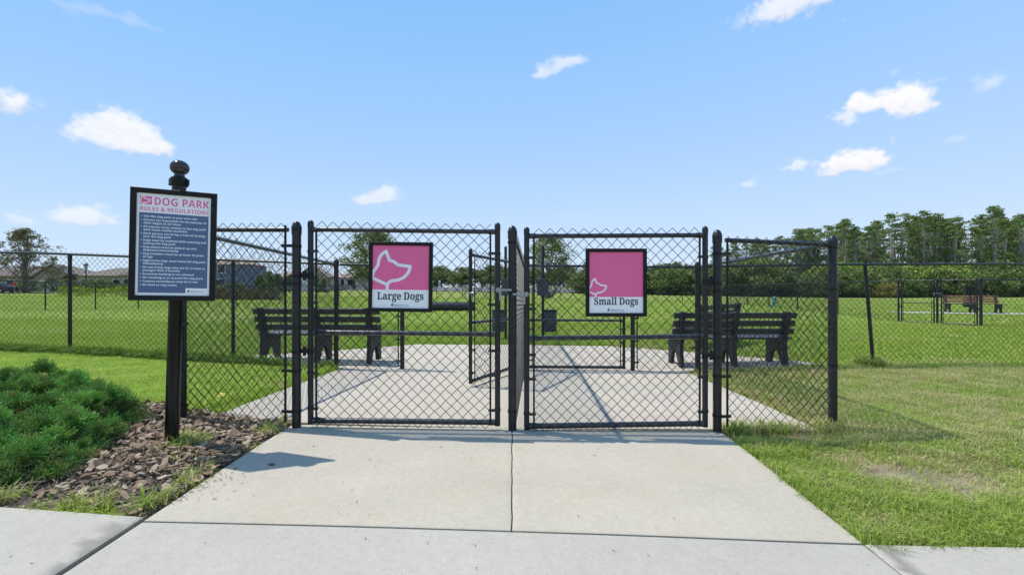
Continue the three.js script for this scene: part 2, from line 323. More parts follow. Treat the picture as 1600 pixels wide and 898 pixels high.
// roads and paths far off
{
  const strip = (P, w, off, m = 40) => {
    const c = new THREE.CatmullRomCurve3(P.map((p) => V(p[0], 0, p[1]))), pos = [], uv = [], idx = [];
    for (let i = 0; i <= m; i++) { const p = c.getPoint(i / m), t = c.getTangent(i / m), nx = -t.z, nz = t.x; for (const s of [-1, 1]) { const x = p.x + nx * w * s / 2, z = p.z + nz * w * s / 2; pos.push(x, H(x, z) + off, z); uv.push(i, s); } if (i < m) { const a = i * 2; idx.push(a, a + 1, a + 2, a + 1, a + 3, a + 2); } }
    const g = raw(pos, uv); g.setIndex(idx); g.computeVertexNormals(); if (g.attributes.normal.getY(0) < 0) { g.index.array.reverse(); g.computeVertexNormals(); } return g;
  };
  setting('road', strip([[-75, -112], [-30, -103], [10, -100], [60, -112]], 22, 0.05), asphalt);
  setting('path', strip([[18.6, -22.1], [20, -21.8], [22, -21.4], [34, -19.5]], 1.5, 0.02), std({ map: concreteTex, roughness: 0.95 }));
  setting('street', strip([[-120, -70], [-70, -73], [-48, -77], [-40, -100]], 7, 0.05), asphalt);
}

// ------------------------------------------------------------------ chain-link fabric
// every wire is a zigzag hooked into its neighbours; X along the run, y up, z out of the fabric
function fabric(L, base, y0, y1, { w = 0.082, r = 0.002, sides = 4, fine = true, jitter = 0.0026, seed = 1 } = {}) {
  const n = Math.max(2, Math.round(L / (w / 2))), c = L / n, rows = Math.round((y1 - y0) / (w / 2)), h = (y1 - y0) / rows, R = rng(seed);
  const pos = [], jit = []; for (let i = 0; i <= n; i++) { jit.push([]); for (let j = 0; j <= rows; j++) jit[i].push([(R() - 0.5) * 2 * jitter, (R() - 0.5) * 2 * jitter]); }
  const ring = [];
  for (let i = 0; i < n; i++) {
    const path = [];
    const node = (j) => { const k = i + ((i + j) & 1), q = jit[k][j]; const x = k * c + q[0]; return [x, base(x) + y0 + j * h + q[1]]; };
    for (let j = 0; j <= rows; j++) {
      const a = node(j), front = ((i + j) & 1) ? 1 : -1, off = r * 1.1;
      if (!fine) { path.push([a[0], a[1], 0]); continue; }
      if (j > 0) { const p = node(j - 1); path.push([lerp(p[0], a[0], 0.9), lerp(p[1], a[1], 0.9), -front * off * -1]); }
      path.push([a[0] + front * 0.0012, a[1], 0]);
      if (j < rows) { const q = node(j + 1); path.push([lerp(a[0], q[0], 0.1), lerp(a[1], q[1], 0.1), front * off * -1]); }
    }
    ring.length = 0;
    for (let k = 0; k < path.length; k++) {
      const p = path[Math.max(0, k - 1)], q = path[Math.min(path.length - 1, k + 1)];
      let tx = q[0] - p[0], ty = q[1] - p[1]; const l = Math.hypot(tx, ty) || 1; tx /= l; ty /= l;
      const row = []; for (let s = 0; s < sides; s++) { const a = s / sides * Math.PI * 2 + 0.4, u = Math.cos(a) * r, v = Math.sin(a) * r; row.push([path[k][0] - ty * u, path[k][1] + tx * u, path[k][2] + v]); }
      ring.push(row);
    }
    for (let k = 0; k < ring.length - 1; k++) for (let s = 0; s < sides; s++) {
      const a = ring[k][s], b = ring[k][(s + 1) % sides], d = ring[k + 1][s], e = ring[k + 1][(s + 1) % sides];
      pos.push(...a, ...b, ...d, ...b, ...e, ...d);
    }
  }
  return raw(pos);
}
const domeCap = (r) => lathe([[r * 1.1, -0.05], [r * 1.12, -0.048], [r * 1.12, -0.006], [r * 1.18, -0.004], [r * 1.18, 0.004], [r * 1.1, 0.008], [r * 0.98, 0.024], [r * 0.7, 0.04], [r * 0.36, 0.048], [0.0001, 0.05]], 18);
const ringBand = (r, h, x, y, z) => { const t = 0.0035; return lathe([[r, -h / 2], [r + t, -h / 2 + 0.001], [r + t, h / 2 - 0.001], [r, h / 2]], 16, x, y, z); };
// a post with its cap as sub-part, foot in the ground
function addPost(parent, x, z, y, h, r, { cap = true, lean = 0, bands = [], name = 'post' } = {}) {
  const p = part(name, [bar([0, -0.12, 0], [0, h - (cap ? 0.045 : 0), 0], r, 18)], M.coat, parent);
  p.position.set(x, y, z); p.rotation.z = lean;
  if (cap) part('cap', [domeCap(r).translate(0, h - 0.05, 0)], M.coat, p);
  for (const b of bands) part('band', [ringBand(r + 0.0005, 0.022, 0, b, 0)], M.black, p);
  return p;
}
// a straight run of fence; A, B [x, z] on the ground; posts at the listed distances
function fenceRun(name, label, A, B, o = {}) {
  const { posts = [], rail = 1.455, railR = 0.0175, meshTop = 1.5, meshLow = 0.02, r = 0.024, inset = [0, 0], bars = [], mesh = {}, side = 1, group, mat = M.wire, category = 'fence', yOff = 0 } = o;
  const dx = B[0] - A[0], dz = B[1] - A[1], L = Math.hypot(dx, dz), y0 = H(A[0], A[1]);
  const t = thing(name, label, category, [A[0], y0, A[1]], Math.atan2(-dz, dx), group);
  const base = (x) => H(A[0] + dx * x / L, A[1] + dz * x / L) - y0 + yOff;
  for (const p of posts) addPost(t, p.at, p.off ?? 0, base(p.at), p.h ?? 1.5, p.r ?? r, { cap: p.cap ?? true, lean: p.lean ?? 0, bands: p.bands ?? [] });
  const segs = Math.max(1, Math.round(L / 2.5)), rails = [];
  for (let k = 0; k < segs; k++) { const a = lerp(inset[0], L - inset[1], k / segs), b = lerp(inset[0], L - inset[1], (k + 1) / segs); rails.push(bar([a, base(a) + rail, 0], [b, base(b) + rail, 0], railR, 10)); }
  part('top_rail', rails, M.rail, t);
  const cloth = fabric(L - inset[0] - inset[1], (x) => base(x + inset[0]), meshLow, meshTop, mesh).translate(inset[0], 0, side * (railR + 0.006));
  part('chain_link_mesh', cloth, mat, t);
  for (const b of bars) {
    const g = [box(0.016, meshTop - meshLow - 0.03, 0.006, b.x, base(b.x) + (meshTop + meshLow) / 2, side * (railR + 0.006))];
    part('tension_bar', g, M.black, t);
    const bands = [0.12, 0.42, 0.74, 1.06, 1.34].map((y) => box(Math.abs(b.post - b.x) + 0.03, 0.022, 0.006, (b.x + b.post) / 2 + Math.sign(b.x - b.post) * 0.012, base(b.x) + y, side * (railR + 0.012)));
    for (const g of bands) part('tension_band', [g], M.coat, t);
  }
  return t;
}

// ------------------------------------------------------------------ gates
function gate(name, label, A, B, yA, yB, { hinge = 0, mesh = {}, mat = M.wire, group, latchSide = 1 } = {}) {
  const dx = B[0] - A[0], dz = B[1] - A[1], L = Math.hypot(dx, dz);
  const t = thing(name, label, 'gate', [A[0], yA, A[1]], Math.atan2(-dz, dx), group);
  const s = (yB - yA) / L, base = (x) => s * x, R = 0.0205, rr = 0.0175;
  for (const x of [0, L]) { const u = part('upright', [bar([x, base(x) + 0.02, 0], [x, base(x) + 1.5, 0], R, 16)], M.coat, t); part('cap', [lathe([[R * 1.1, -0.03], [R * 1.12, 0.0], [R, 0.014], [R * 0.6, 0.024], [0.0001, 0.028]], 14, x, base(x) + 1.505, 0)], M.coat, u); }
  for (const [n, y, q] of [['top_rail', 1.463, rr], ['middle_rail', 0.70, rr], ['bottom_rail', 0.045, 0.0205]]) {
    const g = [bar([R * 0.8, base(0) + y, 0], [L - R * 0.8, base(L) + y, 0], q, 14)];
    for (const x of [R * 0.9, L - R * 0.9]) g.push(bar([x, base(x) + y, 0], [x + (x < L / 2 ? 0.05 : -0.05), base(x) + y, 0], q + 0.003, 14));
    part(n, g, M.rail, t);
  }
  part('chain_link_mesh', fabric(L - 0.10, (x) => base(x + 0.05), 0.005, 1.518, mesh).translate(0.05, 0, 0.024), mat, t);
  for (const x of [0.052, L - 0.052]) {
    part('tension_bar', [box(0.014, 1.42, 0.006, x, base(x) + 0.75, 0.026)], M.black, t);
    const e = x < L / 2 ? 0 : L;
    for (const y of [0.14, 0.40, 0.58, 0.92, 1.30]) part('tension_band', [box(0.062, 0.02, 0.006, (x + e) / 2 + Math.sign(x - e) * 0.010, base(x) + y, 0.027), ringBand(R + 0.0005, 0.02, e, base(e) + y, 0)], M.coat, t);
  }
  const hx = hinge ? L : 0, d = hinge ? 1 : -1;
  for (const y of [0.56, 1.12]) part('hinge', [bar([hx + d * 0.045, base(hx) + y - 0.035, 0], [hx + d * 0.045, base(hx) + y + 0.035, 0], 0.012, 12), box(0.06, 0.03, 0.02, hx + d * 0.05, base(hx) + y, 0), ringBand(R + 0.001, 0.05, hx, base(hx) + y, 0)], M.black, t);
  const lx = hinge ? 0 : L, f = hinge ? -1 : 1;
  part('latch', [box(0.10, 0.016, 0.012, lx + f * 0.055, base(lx) + 1.03, 0.03), bar([lx + f * 0.005, base(lx) + 1.03, -0.01], [lx + f * 0.005, base(lx) + 1.03, 0.045], 0.018, 12), box(0.016, 0.07, 0.012, lx + f * 0.02, base(lx) + 0.99, 0.03)], M.steel, t);
  return t;
}

// ------------------------------------------------------------------ the double entry of the dog park
const P1 = [-1.597, -3.37], P2 = [0.003, -3.40], P3 = [1.553, -3.44], PL = [-2.56, -3.52], PR = [2.54, -3.60];
const BL = [-2.475, -6.40], BR = [2.614, -6.41], BM = [0.16, -6.40], BG = [1.70, -6.40], BP = [-1.55, -6.42];
const FINE = { r: 0.00235, sides: 5, fine: true };
fenceRun('chain_link_fence', 'short front fence panel between the rules sign post and the large dogs gate', PL, P1, { posts: [{ at: 0, r: 0.031, h: 1.525 }, { at: Math.hypot(P1[0] - PL[0], P1[1] - PL[1]), r: 0.0315, h: 1.526, bands: [0.12, 0.42, 0.74, 1.06, 1.34, 1.46, 0.56, 1.12] }], inset: [0.06, 0.07], bars: [{ x: 0.06, post: 0 }, { x: 0.90, post: 0.974 }], mesh: { ...FINE, seed: 3 }, meshTop: 1.508, rail: 1.462 });
fenceRun('chain_link_fence', 'short front fence panel to the right of the small dogs gate, over grass', P3, PR, { posts: [{ at: 0, r: 0.0315, h: 1.524, bands: [0.12, 0.42, 0.74, 1.06, 1.34, 1.46, 0.56, 1.12] }, { at: Math.hypot(PR[0] - P3[0], PR[1] - P3[1]), r: 0.0325, h: 1.524, bands: [0.5, 1.1, 1.43] }], inset: [0.07, 0.04], bars: [{ x: 0.068, post: 0 }], mesh: { ...FINE, seed: 4 }, meshTop: 1.476, rail: 1.447 });
fenceRun('chain_link_fence', 'fence from the middle gate post back between the two entry yards, seen edge on', P2, BM, { posts: [{ at: 0, r: 0.0315, h: 1.526, bands: [0.14, 1.03, 1.40] }, { at: Math.hypot(BM[0] - P2[0], BM[1] - P2[1]), r: 0.03, h: 1.5 }], inset: [0.05, 0.05], mesh: { r: 0.002, sides: 4, seed: 5 } });
fenceRun('chain_link_fence', 'left side fence of the entry yard running back from the front corner post', PL, BL, { inset: [0.04, 0.04], mesh: { r: 0.002, sides: 4, seed: 6 }, side: -1, meshTop: 1.49 });
fenceRun('chain_link_fence', 'right side fence of the entry yard running back with a sunlit top rail', PR, BR, { inset: [0.04, 0.04], mesh: { r: 0.002, sides: 4, seed: 7 }, meshTop: 1.49 });
fenceRun('chain_link_fence', 'short back fence panel between the left rear corner post and the open inner gate', BL, BP, { posts: [{ at: 0, r: 0.033, h: 1.53, bands: [0.4, 0.9, 1.44] }, { at: 0.925, r: 0.03, h: 1.5 }], inset: [0.05, 0.06], bars: [{ x: 0.875, post: 0.925 }], mesh: { r: 0.002, sides: 4, seed: 8 } });
fenceRun('chain_link_fence', 'short back fence panel between the closed inner gate and the right rear corner post', BG, BR, { posts: [{ at: 0, r: 0.03, h: 1.49 }, { at: 0.914, r: 0.033, h: 1.53, bands: [0.4, 0.9, 1.44] }], inset: [0.06, 0.05], bars: [{ x: 0.055, post: 0 }], mesh: { r: 0.002, sides: 4, seed: 9 } });
const gL = gate('entry_gate', 'closed black chain link gate carrying the Large Dogs sign', [-1.497, -3.38], [-0.108, -3.39], 0.030, 0.013, { mesh: { ...FINE, seed: 11 }, group: 'front gates of the dog park' });
const gS = gate('entry_gate', 'closed black chain link gate carrying the Small Dogs sign', [0.110, -3.40], [1.457, -3.43], -0.018, -0.008, { hinge: 1, mesh: { ...FINE, seed: 12 }, group: 'front gates of the dog park' });
gate('inner_gate', 'inner gate standing open into the left entry yard', [-0.466, -5.10], [0.10, -6.37], -0.035, -0.07, { hinge: 1, mesh: { r: 0.002, sides: 4, seed: 13 } });
gate('inner_gate', 'closed inner gate at the back of the right entry yard', [0.23, -6.40], [1.575, -6.40], -0.098, -0.105, { mesh: { r: 0.002, sides: 4, seed: 14 } });

const COARSE = { r: 0.0021, sides: 3, fine: false };
{
  const Lx = (a, b) => Math.hypot(a[0] - b[0], a[1] - b[1]);
  const LE = [-11.6, -7.02];
  fenceRun('chain_link_fence', 'long fence across the lawn to the left of the entry, behind the junipers', LE, BL, { posts: [[-3.99, -6.505], [-6.49, -6.675], [-9.0, -6.85]].map((p) => ({ at: Lx(p, LE), r: 0.024, h: 1.475, cap: true })), inset: [0, 0.04], mesh: { r: 0.002, sides: 4, seed: 21 }, rail: 1.46, meshTop: 1.49 });
  const RE = [11.6, -6.75];
  fenceRun('chain_link_fence', 'long fence across the lawn to the right of the entry with one leaning post', BR, RE, { posts: [{ at: 2.56, r: 0.024, h: 1.47, lean: 0.083, cap: false }, { at: 5.3, r: 0.024, h: 1.47 }, { at: 7.9, r: 0.024, h: 1.47 }], inset: [0.04, 0], mesh: { r: 0.0023, sides: 4, seed: 22 }, rail: 1.46, meshTop: 1.485 });
  const far = { rail: 1.45, meshTop: 1.47, r: 0.03, mat: M.farWire, railR: 0.021 };
  const every = (L, s, h = 1.5) => { const a = []; for (let x = 0; x <= L + 0.01; x += s) a.push({ at: x, h, r: 0.03 }); return a; };
  fenceRun('chain_link_fence', 'fence running away between the large and small dog lawns, seen edge on', BM, [0.78, -34], { ...far, posts: every(27, 3).slice(1), mesh: { ...COARSE, seed: 23 } });
  const fl = [-24.4, -20.0], fl2 = [-19.2, -33.0], fc = [-5.1, -49];
  fenceRun('chain_link_fence', 'far fence on the left edge of the dog lawn, in front of the clipped hedge', [-25.6, -17.0], fl2, { ...far, posts: every(17.2, 2.05), mesh: { ...COARSE, seed: 24 } });
  fenceRun('chain_link_fence', 'far fence slanting across the back left of the dog lawn', fl2, fc, { ...far, posts: every(21, 3.5).slice(1), mesh: { ...COARSE, seed: 25 } });
  const g0 = [13.6, -16.0];
  fenceRun('chain_link_fence', 'far fence across the back of the dog lawn towards the dark tree line', fc, [17.6, -36.5], { ...far, posts: every(25.9, 3.7).slice(1), mesh: { ...COARSE, seed: 26 } });
  fenceRun('chain_link_fence', 'far fence along the right edge of the dog lawn up to the side gates', [17.6, -36.5], g0, { ...far, posts: every(20.9, 4.18).slice(1), mesh: { ...COARSE, seed: 27 } });
  // side gates by the brown bench
  const g1 = [14.13, -15.1], g2 = [14.65, -14.2];
  const yy = (p) => H(p[0], p[1]) - 0.005, sub = (a, b, t) => [lerp(a[0], b[0], t), lerp(a[1], b[1], t)];
  gate('side_gate', 'distant left leaf of the pair of side gates in front of the brown bench', sub(g0, g1, 0.09), sub(g0, g1, 0.92), yy(g0), yy(g1), { mesh: { ...COARSE, seed: 31 }, mat: M.farWire });
  gate('side_gate', 'distant right leaf of the pair of side gates in front of the brown bench', sub(g1, g2, 0.10), sub(g1, g2, 0.92), yy(g1), yy(g2), { hinge: 1, mesh: { ...COARSE, seed: 32 }, mat: M.farWire });
  fenceRun('chain_link_fence', 'far fence leading out of frame to the right from the side gates', g2, [20.5, -12.6], { ...far, posts: [{ at: 0, h: 1.52, r: 0.04 }, { at: 3, h: 1.5 }], mesh: { ...COARSE, seed: 33 } });
  const gp = thing('gate_post', 'post between the two leaves of the distant side gates', 'post', [g1[0], H(...g1), g1[1]]);
  addPost(gp, 0, 0, 0, 1.52, 0.035);
}

// ------------------------------------------------------------------ printed signs
function canvasTex(w, h, draw) { const c = document.createElement('canvas'); c.width = w; c.height = h; draw(c.getContext('2d'), w, h); const t = new THREE.CanvasTexture(c); t.colorSpace = THREE.SRGBColorSpace; return t; }
const PINK = '#f0659b', SLATE = '#51648a', PAPER = '#f3f4f5';
function dogHead(x, X, Y, s, lw, color) { // outline of a dog's head, s = size of one unit
  x.strokeStyle = color; x.lineWidth = lw; x.lineJoin = 'miter'; x.lineCap = 'butt';
  const p = (a, b) => [X + a * s, Y + b * s];
  x.beginPath(); x.moveTo(...p(-10, 345)); x.lineTo(...p(8, 280)); x.lineTo(...p(55, 210));
  x.bezierCurveTo(...p(58, 150), ...p(75, 90), ...p(138, 66)); x.lineTo(...p(174, 160)); x.lineTo(...p(220, 172)); x.lineTo(...p(265, 206)); x.lineTo(...p(392, 222));
  x.bezierCurveTo(...p(392, 290), ...p(330, 372), ...p(205, 374)); x.quadraticCurveTo(...p(160, 390), ...p(155, 430)); x.lineTo(...p(152, 480)); x.stroke();
  x.beginPath(); x.moveTo(...p(-10, 346)); x.lineTo(...p(158, 418)); x.stroke();
}
function logo(x, X, Y, s) { // small company mark under the wording
  x.fillStyle = '#274a86'; x.beginPath(); x.moveTo(X, Y); x.lineTo(X + 16 * s, Y - 10 * s); x.lineTo(X + 16 * s, Y + 14 * s); x.lineTo(X, Y + 14 * s); x.fill();
  x.fillStyle = '#7fa6d8'; x.fillRect(X + 9 * s, Y - 2 * s, 7 * s, 9 * s);
  x.fillStyle = '#3b4a63'; x.font = `bold ${18 * s}px sans-serif`; x.textAlign = 'left'; x.textBaseline = 'alphabetic'; x.fillText('Metro', X + 22 * s, Y + 13 * s);
  const w = x.measureText('Metro').width; x.font = `${18 * s}px sans-serif`; x.fillText('Places', X + 22 * s + w, Y + 13 * s);
}
function dogSign(small) {
  return canvasTex(768, 846, (x, w, h) => {
    const f = small ? 0.735 : 0.705, ph = Math.round(h * f);
    x.fillStyle = PAPER; x.fillRect(0, 0, w, h); x.fillStyle = PINK; x.fillRect(0, 0, w, ph);
    x.save(); x.beginPath(); x.rect(0, 0, w, ph); x.clip();
    if (small) dogHead(x, 0, ph - 470 * 0.62, 0.62, 21, '#f4eef4'); else dogHead(x, 8, 0, w / 605, 41, '#f1eef4');
    x.restore();
    x.fillStyle = '#34383f'; x.textAlign = 'center'; x.textBaseline = 'alphabetic'; x.font = 'bold 134px serif'; x.fillText(small ? 'Small Dogs' : 'Large Dogs', w / 2, ph + (h - ph) * (small ? 0.48 : 0.53), w * 0.82); x.strokeStyle = '#34383f'; x.lineWidth = 4; x.strokeText(small ? 'Small Dogs' : 'Large Dogs', w / 2, ph + (h - ph) * (small ? 0.48 : 0.53), w * 0.82);
    logo(x, w * 0.34, h - 56, 1.9);
    x.fillStyle = '#6d7888'; x.fillRect(w * 0.40, h - 18, w * 0.26, 4);
  });
}
const rulesTex = canvasTex(1024, 1640, (x, w, h) => {
  x.fillStyle = PAPER; x.fillRect(0, 0, w, h);
  x.fillStyle = PINK; x.fillRect(42, 52, 160, 130);
  x.save(); x.beginPath(); x.rect(42, 52, 160, 130); x.clip(); dogHead(x, 44, 28, 0.34, 15, '#f3eef4'); x.restore();
  x.textAlign = 'left'; x.textBaseline = 'alphabetic'; x.fillStyle = PINK;
  x.font = 'bold 172px sans-serif'; x.fillText('DOG PARK', 222, 182, 770);
  x.font = 'bold 92px sans-serif'; x.fillText('RULES & REGULATIONS', 42, 285, 950);
  x.fillStyle = SLATE; x.fillRect(38, 312, w - 76, h - 312 - 45);
  const rows = ['•Use the dog park at your own risk', '•Owners are responsible for the behavior of', 'their dog(s) at all times', '•All owners must remain in the dog park', 'with leash readily available', '•Each person can bring a max of (2) dogs', 'into the dog park', '•Dogs must be leashed while entering and', 'exiting the dog park', '•Dog waste must be picked up and', 'disposed immediately', '•Dog handlers must be at least 16 years', 'of age', '•Aggressive dogs must leave the dog park', 'immediately', '•Do not bring dogs who are ill, in heat or', 'younger than 4 months', '•Excessive barking is not allowed', '•No smoking in or around the dog park.', '•Camera surveillance may be in use', '•No food or dog treats'];
  x.fillStyle = '#eef1f5'; x.font = 'bold 45px sans-serif'; let y = 378;
  for (const r of rows) { const b = r[0] === '•'; if (b) { y += 8; x.fillText('•', 62, y); } x.fillText(b ? r.slice(1) : r, 96, y, 862); y += 50; }
  x.fillStyle = PAPER; x.fillRect(w - 342, h - 128, 322, 90); logo(x, w - 318, h - 86, 1.9);
});
const print = (t) => new THREE.MeshPhysicalMaterial({ map: t, roughness: 0.42, clearcoat: 0.25, clearcoatRoughness: 0.25 });
// a framed board lying in the xy plane, face to +z
function board(t, w, h, f, tex) {
  const d = 0.022, o = [[-w / 2, -h / 2], [w / 2, -h / 2], [w / 2, h / 2], [-w / 2, h / 2]], i = [[-w / 2 + f, -h / 2 + f], [-w / 2 + f, h / 2 - f], [w / 2 - f, h / 2 - f], [w / 2 - f, -h / 2 + f]];
  part('frame', [extrude(o, d, 0.002, [i]).translate(0, 0, -d / 2)], M.signFrame, t);
  part('backing', [box(w - 2 * f + 0.01, h - 2 * f + 0.01, 0.004, 0, 0, -0.004)], M.black, t);
  const q = new THREE.PlaneGeometry(w - 2 * f - 0.001, h - 2 * f - 0.001).translate(0, 0, 0.002);
  part('printed_panel', [q], print(tex), t);
}
{
  const a = thing('gate_sign', 'pink and white Large Dogs sign in a black frame with a big dog head outline', 'sign', [-0.815, 1.139, -3.331], 0.004);
  a.rotation.z = -0.014; board(a, 0.462, 0.506, 0.022, dogSign(false));
  const b = thing('gate_sign', 'pink and white Small Dogs sign in a black frame with a small dog head outline', 'sign', [0.770, 1.098, -3.361], 0.01);
  b.rotation.z = 0.0; board(b, 0.447, 0.498, 0.022, dogSign(true));
  for (const [s, w, h] of [[a, 0.40, 0.44], [b, 0.385, 0.43]]) for (const u of [-1, 1]) for (const v of [-1, 1]) part('bolt', [bar([u * w / 2, v * h / 2, -0.02], [u * w / 2, v * h / 2, -0.045], 0.004, 8)], M.steel, s);
  // rules board on its pole
  const x0 = -2.228, z0 = -2.975, t = thing('rules_sign', 'tall black pole sign listing the dog park rules, leaning slightly right', 'sign', [x0, H(x0, z0) - 0.02, z0]);
  t.rotation.z = -0.029;
  const pole = part('pole', [bar([0, -0.15, 0], [0, 1.76, 0], 0.040, 24)], phys({ color: lin(0.007, 0.007, 0.008), roughness: 0.4, roughnessMap: scuff, specularIntensity: 0.6 }), t);
  part('collar', [lathe([[0.040, 1.702], [0.050, 1.704], [0.050, 1.752], [0.045, 1.756], [0.040, 1.76]], 20), box(0.02, 0.045, 0.016, -0.054, 1.728, 0), box(0.016, 0.036, 0.016, 0.054, 1.728, 0)], M.signFrame, pole);
  part('finial', [new THREE.SphereGeometry(0.055, 24, 16).scale(1, 0.88, 1).translate(0, 1.824, 0), lathe([[0.040, 1.758], [0.03, 1.768], [0.028, 1.785]], 18)], std({ color: lin(0.05, 0.045, 0.042), roughness: 0.28, metalness: 0.3, roughnessMap: scuff }), pole);
  const b2 = new THREE.Group(); b2.name = 'sign_board'; b2.position.set(0.028, 1.310, 0.066); b2.rotation.set(0, 0.41, 0.006); t.add(b2);
  board(b2, 0.452, 0.70, 0.028, rulesTex);
  part('bracket', [box(0.05, 0.03, 0.08, -0.01, 1.55, 0.03), box(0.05, 0.03, 0.08, -0.01, 1.10, 0.03)], M.signFrame, t);
}

// ------------------------------------------------------------------ benches of plank and moulded supports
function makeBench(name, label, len, legs, mats) {
  const t = thing(name, label, 'bench', [0, 0, 0]);
  // profile across the bench: q from the rear (0) to the front (0.55), seen from its end
  const side = [[-0.03, 0], [0.06, 0], [0.13, 0.15], [0.20, 0.235], [0.27, 0.235], [0.34, 0.15], [0.38, 0], [0.48, 0], [0.465, 0.17], [0.475, 0.36], [0.50, 0.385], [0.50, 0.40], [0.13, 0.41], [0.075, 0.62], [0.018, 0.83], [-0.085, 0.825], [-0.045, 0.60], [0.01, 0.38], [0.0, 0.2]];
  for (const x of legs) part('leg', [extrude(side, 0.05, 0.004).rotateY(Math.PI / 2).translate(x - 0.025, 0, 0)], mats.leg, t); // q runs towards -z
  for (let k = 0; k < 4; k++) part('seat_slat', [box(len, 0.034, 0.096, 0, 0.418 + 0.003 * k, -(0.15 + k * 0.108), 0.006)], mats.seat, t);
  for (let k = 0; k < 3; k++) { const b = part('backrest_slat', [box(len, 0.088, 0.034, 0, 0, 0, 0.006)], mats.back, t); const y = 0.53 + k * 0.122; b.position.set(0, y, -(0.105 - (y - 0.40) * 0.30)); b.rotation.x = 0.28; }
  return t;
}
const grain = (r, g, b) => dataTex(256, (u, v, i, j) => { const k = 0.75 + 0.5 * (fbm(u * 3, v * 60, 3, 0) - 0.5) + 0.2 * (fract(i, j) - 0.5); return [r * k, g * k, b * k]; });
const plank = std({ map: grain(0.075, 0.072, 0.072), roughness: 0.45 }), charcoal = { leg: std({ color: lin(0.025, 0.025, 0.028), roughness: 0.6, bumpMap: grit, bumpScale: 0.002 }), seat: plank, back: plank };
{
  const b1 = makeBench('park_bench', 'dark plank bench behind the left back fence, seen from behind', 1.93, [-0.84, 0.0, 0.80], charcoal);
  b1.position.set(-2.93, H(-2.93, -6.9) + 0.001, -6.80); b1.rotation.y = -0.05;
  const b2 = copyOf(b1, [3.25, H(3.25, -6.75), -6.62], 0.012, 'dark plank bench right behind the right back corner post, seen from behind', [0.93, 0.97, 1]);
  const b3 = copyOf(b1, [4.02, H(4.0, -8.9), -8.75], 0.75, 'dark bench standing askew beyond the right bench, only its back top showing', 0.98);
  const redwood = std({ map: grain(0.33, 0.16, 0.085), roughness: 0.6 }), brown = { leg: charcoal.leg, seat: redwood, back: redwood };
  const b4 = makeBench('park_bench', 'long red-brown plank bench on the far path at the right', 2.12, [-0.95, 0.0, 0.95], brown);
  b4.position.set(22.25, H(22.2, -22) + 0.02, -22.1); b4.rotation.y = Math.PI - 0.35;
}

// ------------------------------------------------------------------ dog-waste stations, tunnel, bin and other park pieces
function station(x, z, s, label) {
  const t = thing('waste_station', label, 'waste station', [x, H(x, z) - 0.03, z], 0, 'dog waste stations');
  part('post', [box(0.062, 2.15, 0.062, 0, 1.075, 0, 0.006)], M.coat, t);
  const slate = std({ color: lin(0.045, 0.055, 0.072), roughness: 0.5 });
  part('bag_dispenser', [box(0.23, 0.38, 0.11, -0.02 * s, 1.22, 0.09, 0.02), box(0.235, 0.02, 0.115, -0.02 * s, 1.33, 0.09, 0.004)], slate, t);
  const bin = part('bin', [box(0.27, 0.46, 0.24, s * 0.17, 0.44, -0.02, 0.02)], slate, t);
  part('lid', [box(0.285, 0.04, 0.255, s * 0.17, 0.685, -0.02, 0.012)], M.black, bin);
  return t;
}
station(0.70, -10.3, 1, 'black waste station post with a slate bin on its right, behind the small dogs gate');
station(-0.145, -10.4, -1, 'black waste station post seen just left of the middle gate post');
{
  const z = -24.3, xa = -5.5, xb = -2.0, y = (H(xa, z) + H(xb, z)) / 2, t = thing('dog_tunnel', 'fat black pipe tunnel lying on the lawn beside the Large Dogs sign', 'tunnel', [(xa + xb) / 2, y - 0.02, z], 0.02);
  const pts = []; for (let k = 0; k <= 70; k++) { const q = k / 70 * 3.5 - 1.75; pts.push([0.262 + (k % 2 ? 0.012 : -0.008), q]); } for (let k = 70; k >= 0; k--) pts.push([0.236, k / 70 * 3.5 - 1.75]);
  part('pipe', [lathe(pts, 28).rotateZ(Math.PI / 2).translate(0, 0.262, 0)], std({ color: lin(0.016, 0.016, 0.02), roughness: 0.4, side: THREE.DoubleSide }), t);
  part('cradle', [-1.2, 1.2].map((q) => box(0.09, 0.10, 0.5, q, 0.04, 0, 0.01)), M.black, t);
}
{
  const x = 29.4, z = -29.2, t = thing('litter_bin', 'tall square dark bin standing behind the brown bench', 'litter bin', [x, H(x, z) - 0.02, z], -0.5);
  part('body', [box(0.52, 1.34, 0.5, 0, 0.67, 0, 0.03)], M.black, t); part('lid', [box(0.56, 0.07, 0.54, 0, 1.38, 0, 0.02)], M.coat, t);
}
{
  const x = 16.1, z = -28.0, t = thing('play_hydrant', 'small teal and white post on the far lawn, seen over the right bench', 'play post', [x, H(x, z) - 0.02, z]); t.rotation.z = -0.12;
  part('barrel', [lathe([[0.15, 0], [0.15, 0.06], [0.10, 0.08], [0.10, 0.52], [0.13, 0.54], [0.13, 0.58], [0.10, 0.62], [0.05, 0.72], [0.0001, 0.74]], 18)], std({ color: lin(0.06, 0.33, 0.34), roughness: 0.5 }), t);
  part('nozzle', [bar([-0.17, 0.42, 0], [0.17, 0.42, 0], 0.05, 12), bar([0, 0.42, 0], [0, 0.42, 0.16], 0.06, 12)], std({ color: lin(0.7, 0.72, 0.72), roughness: 0.5 }), t);
}

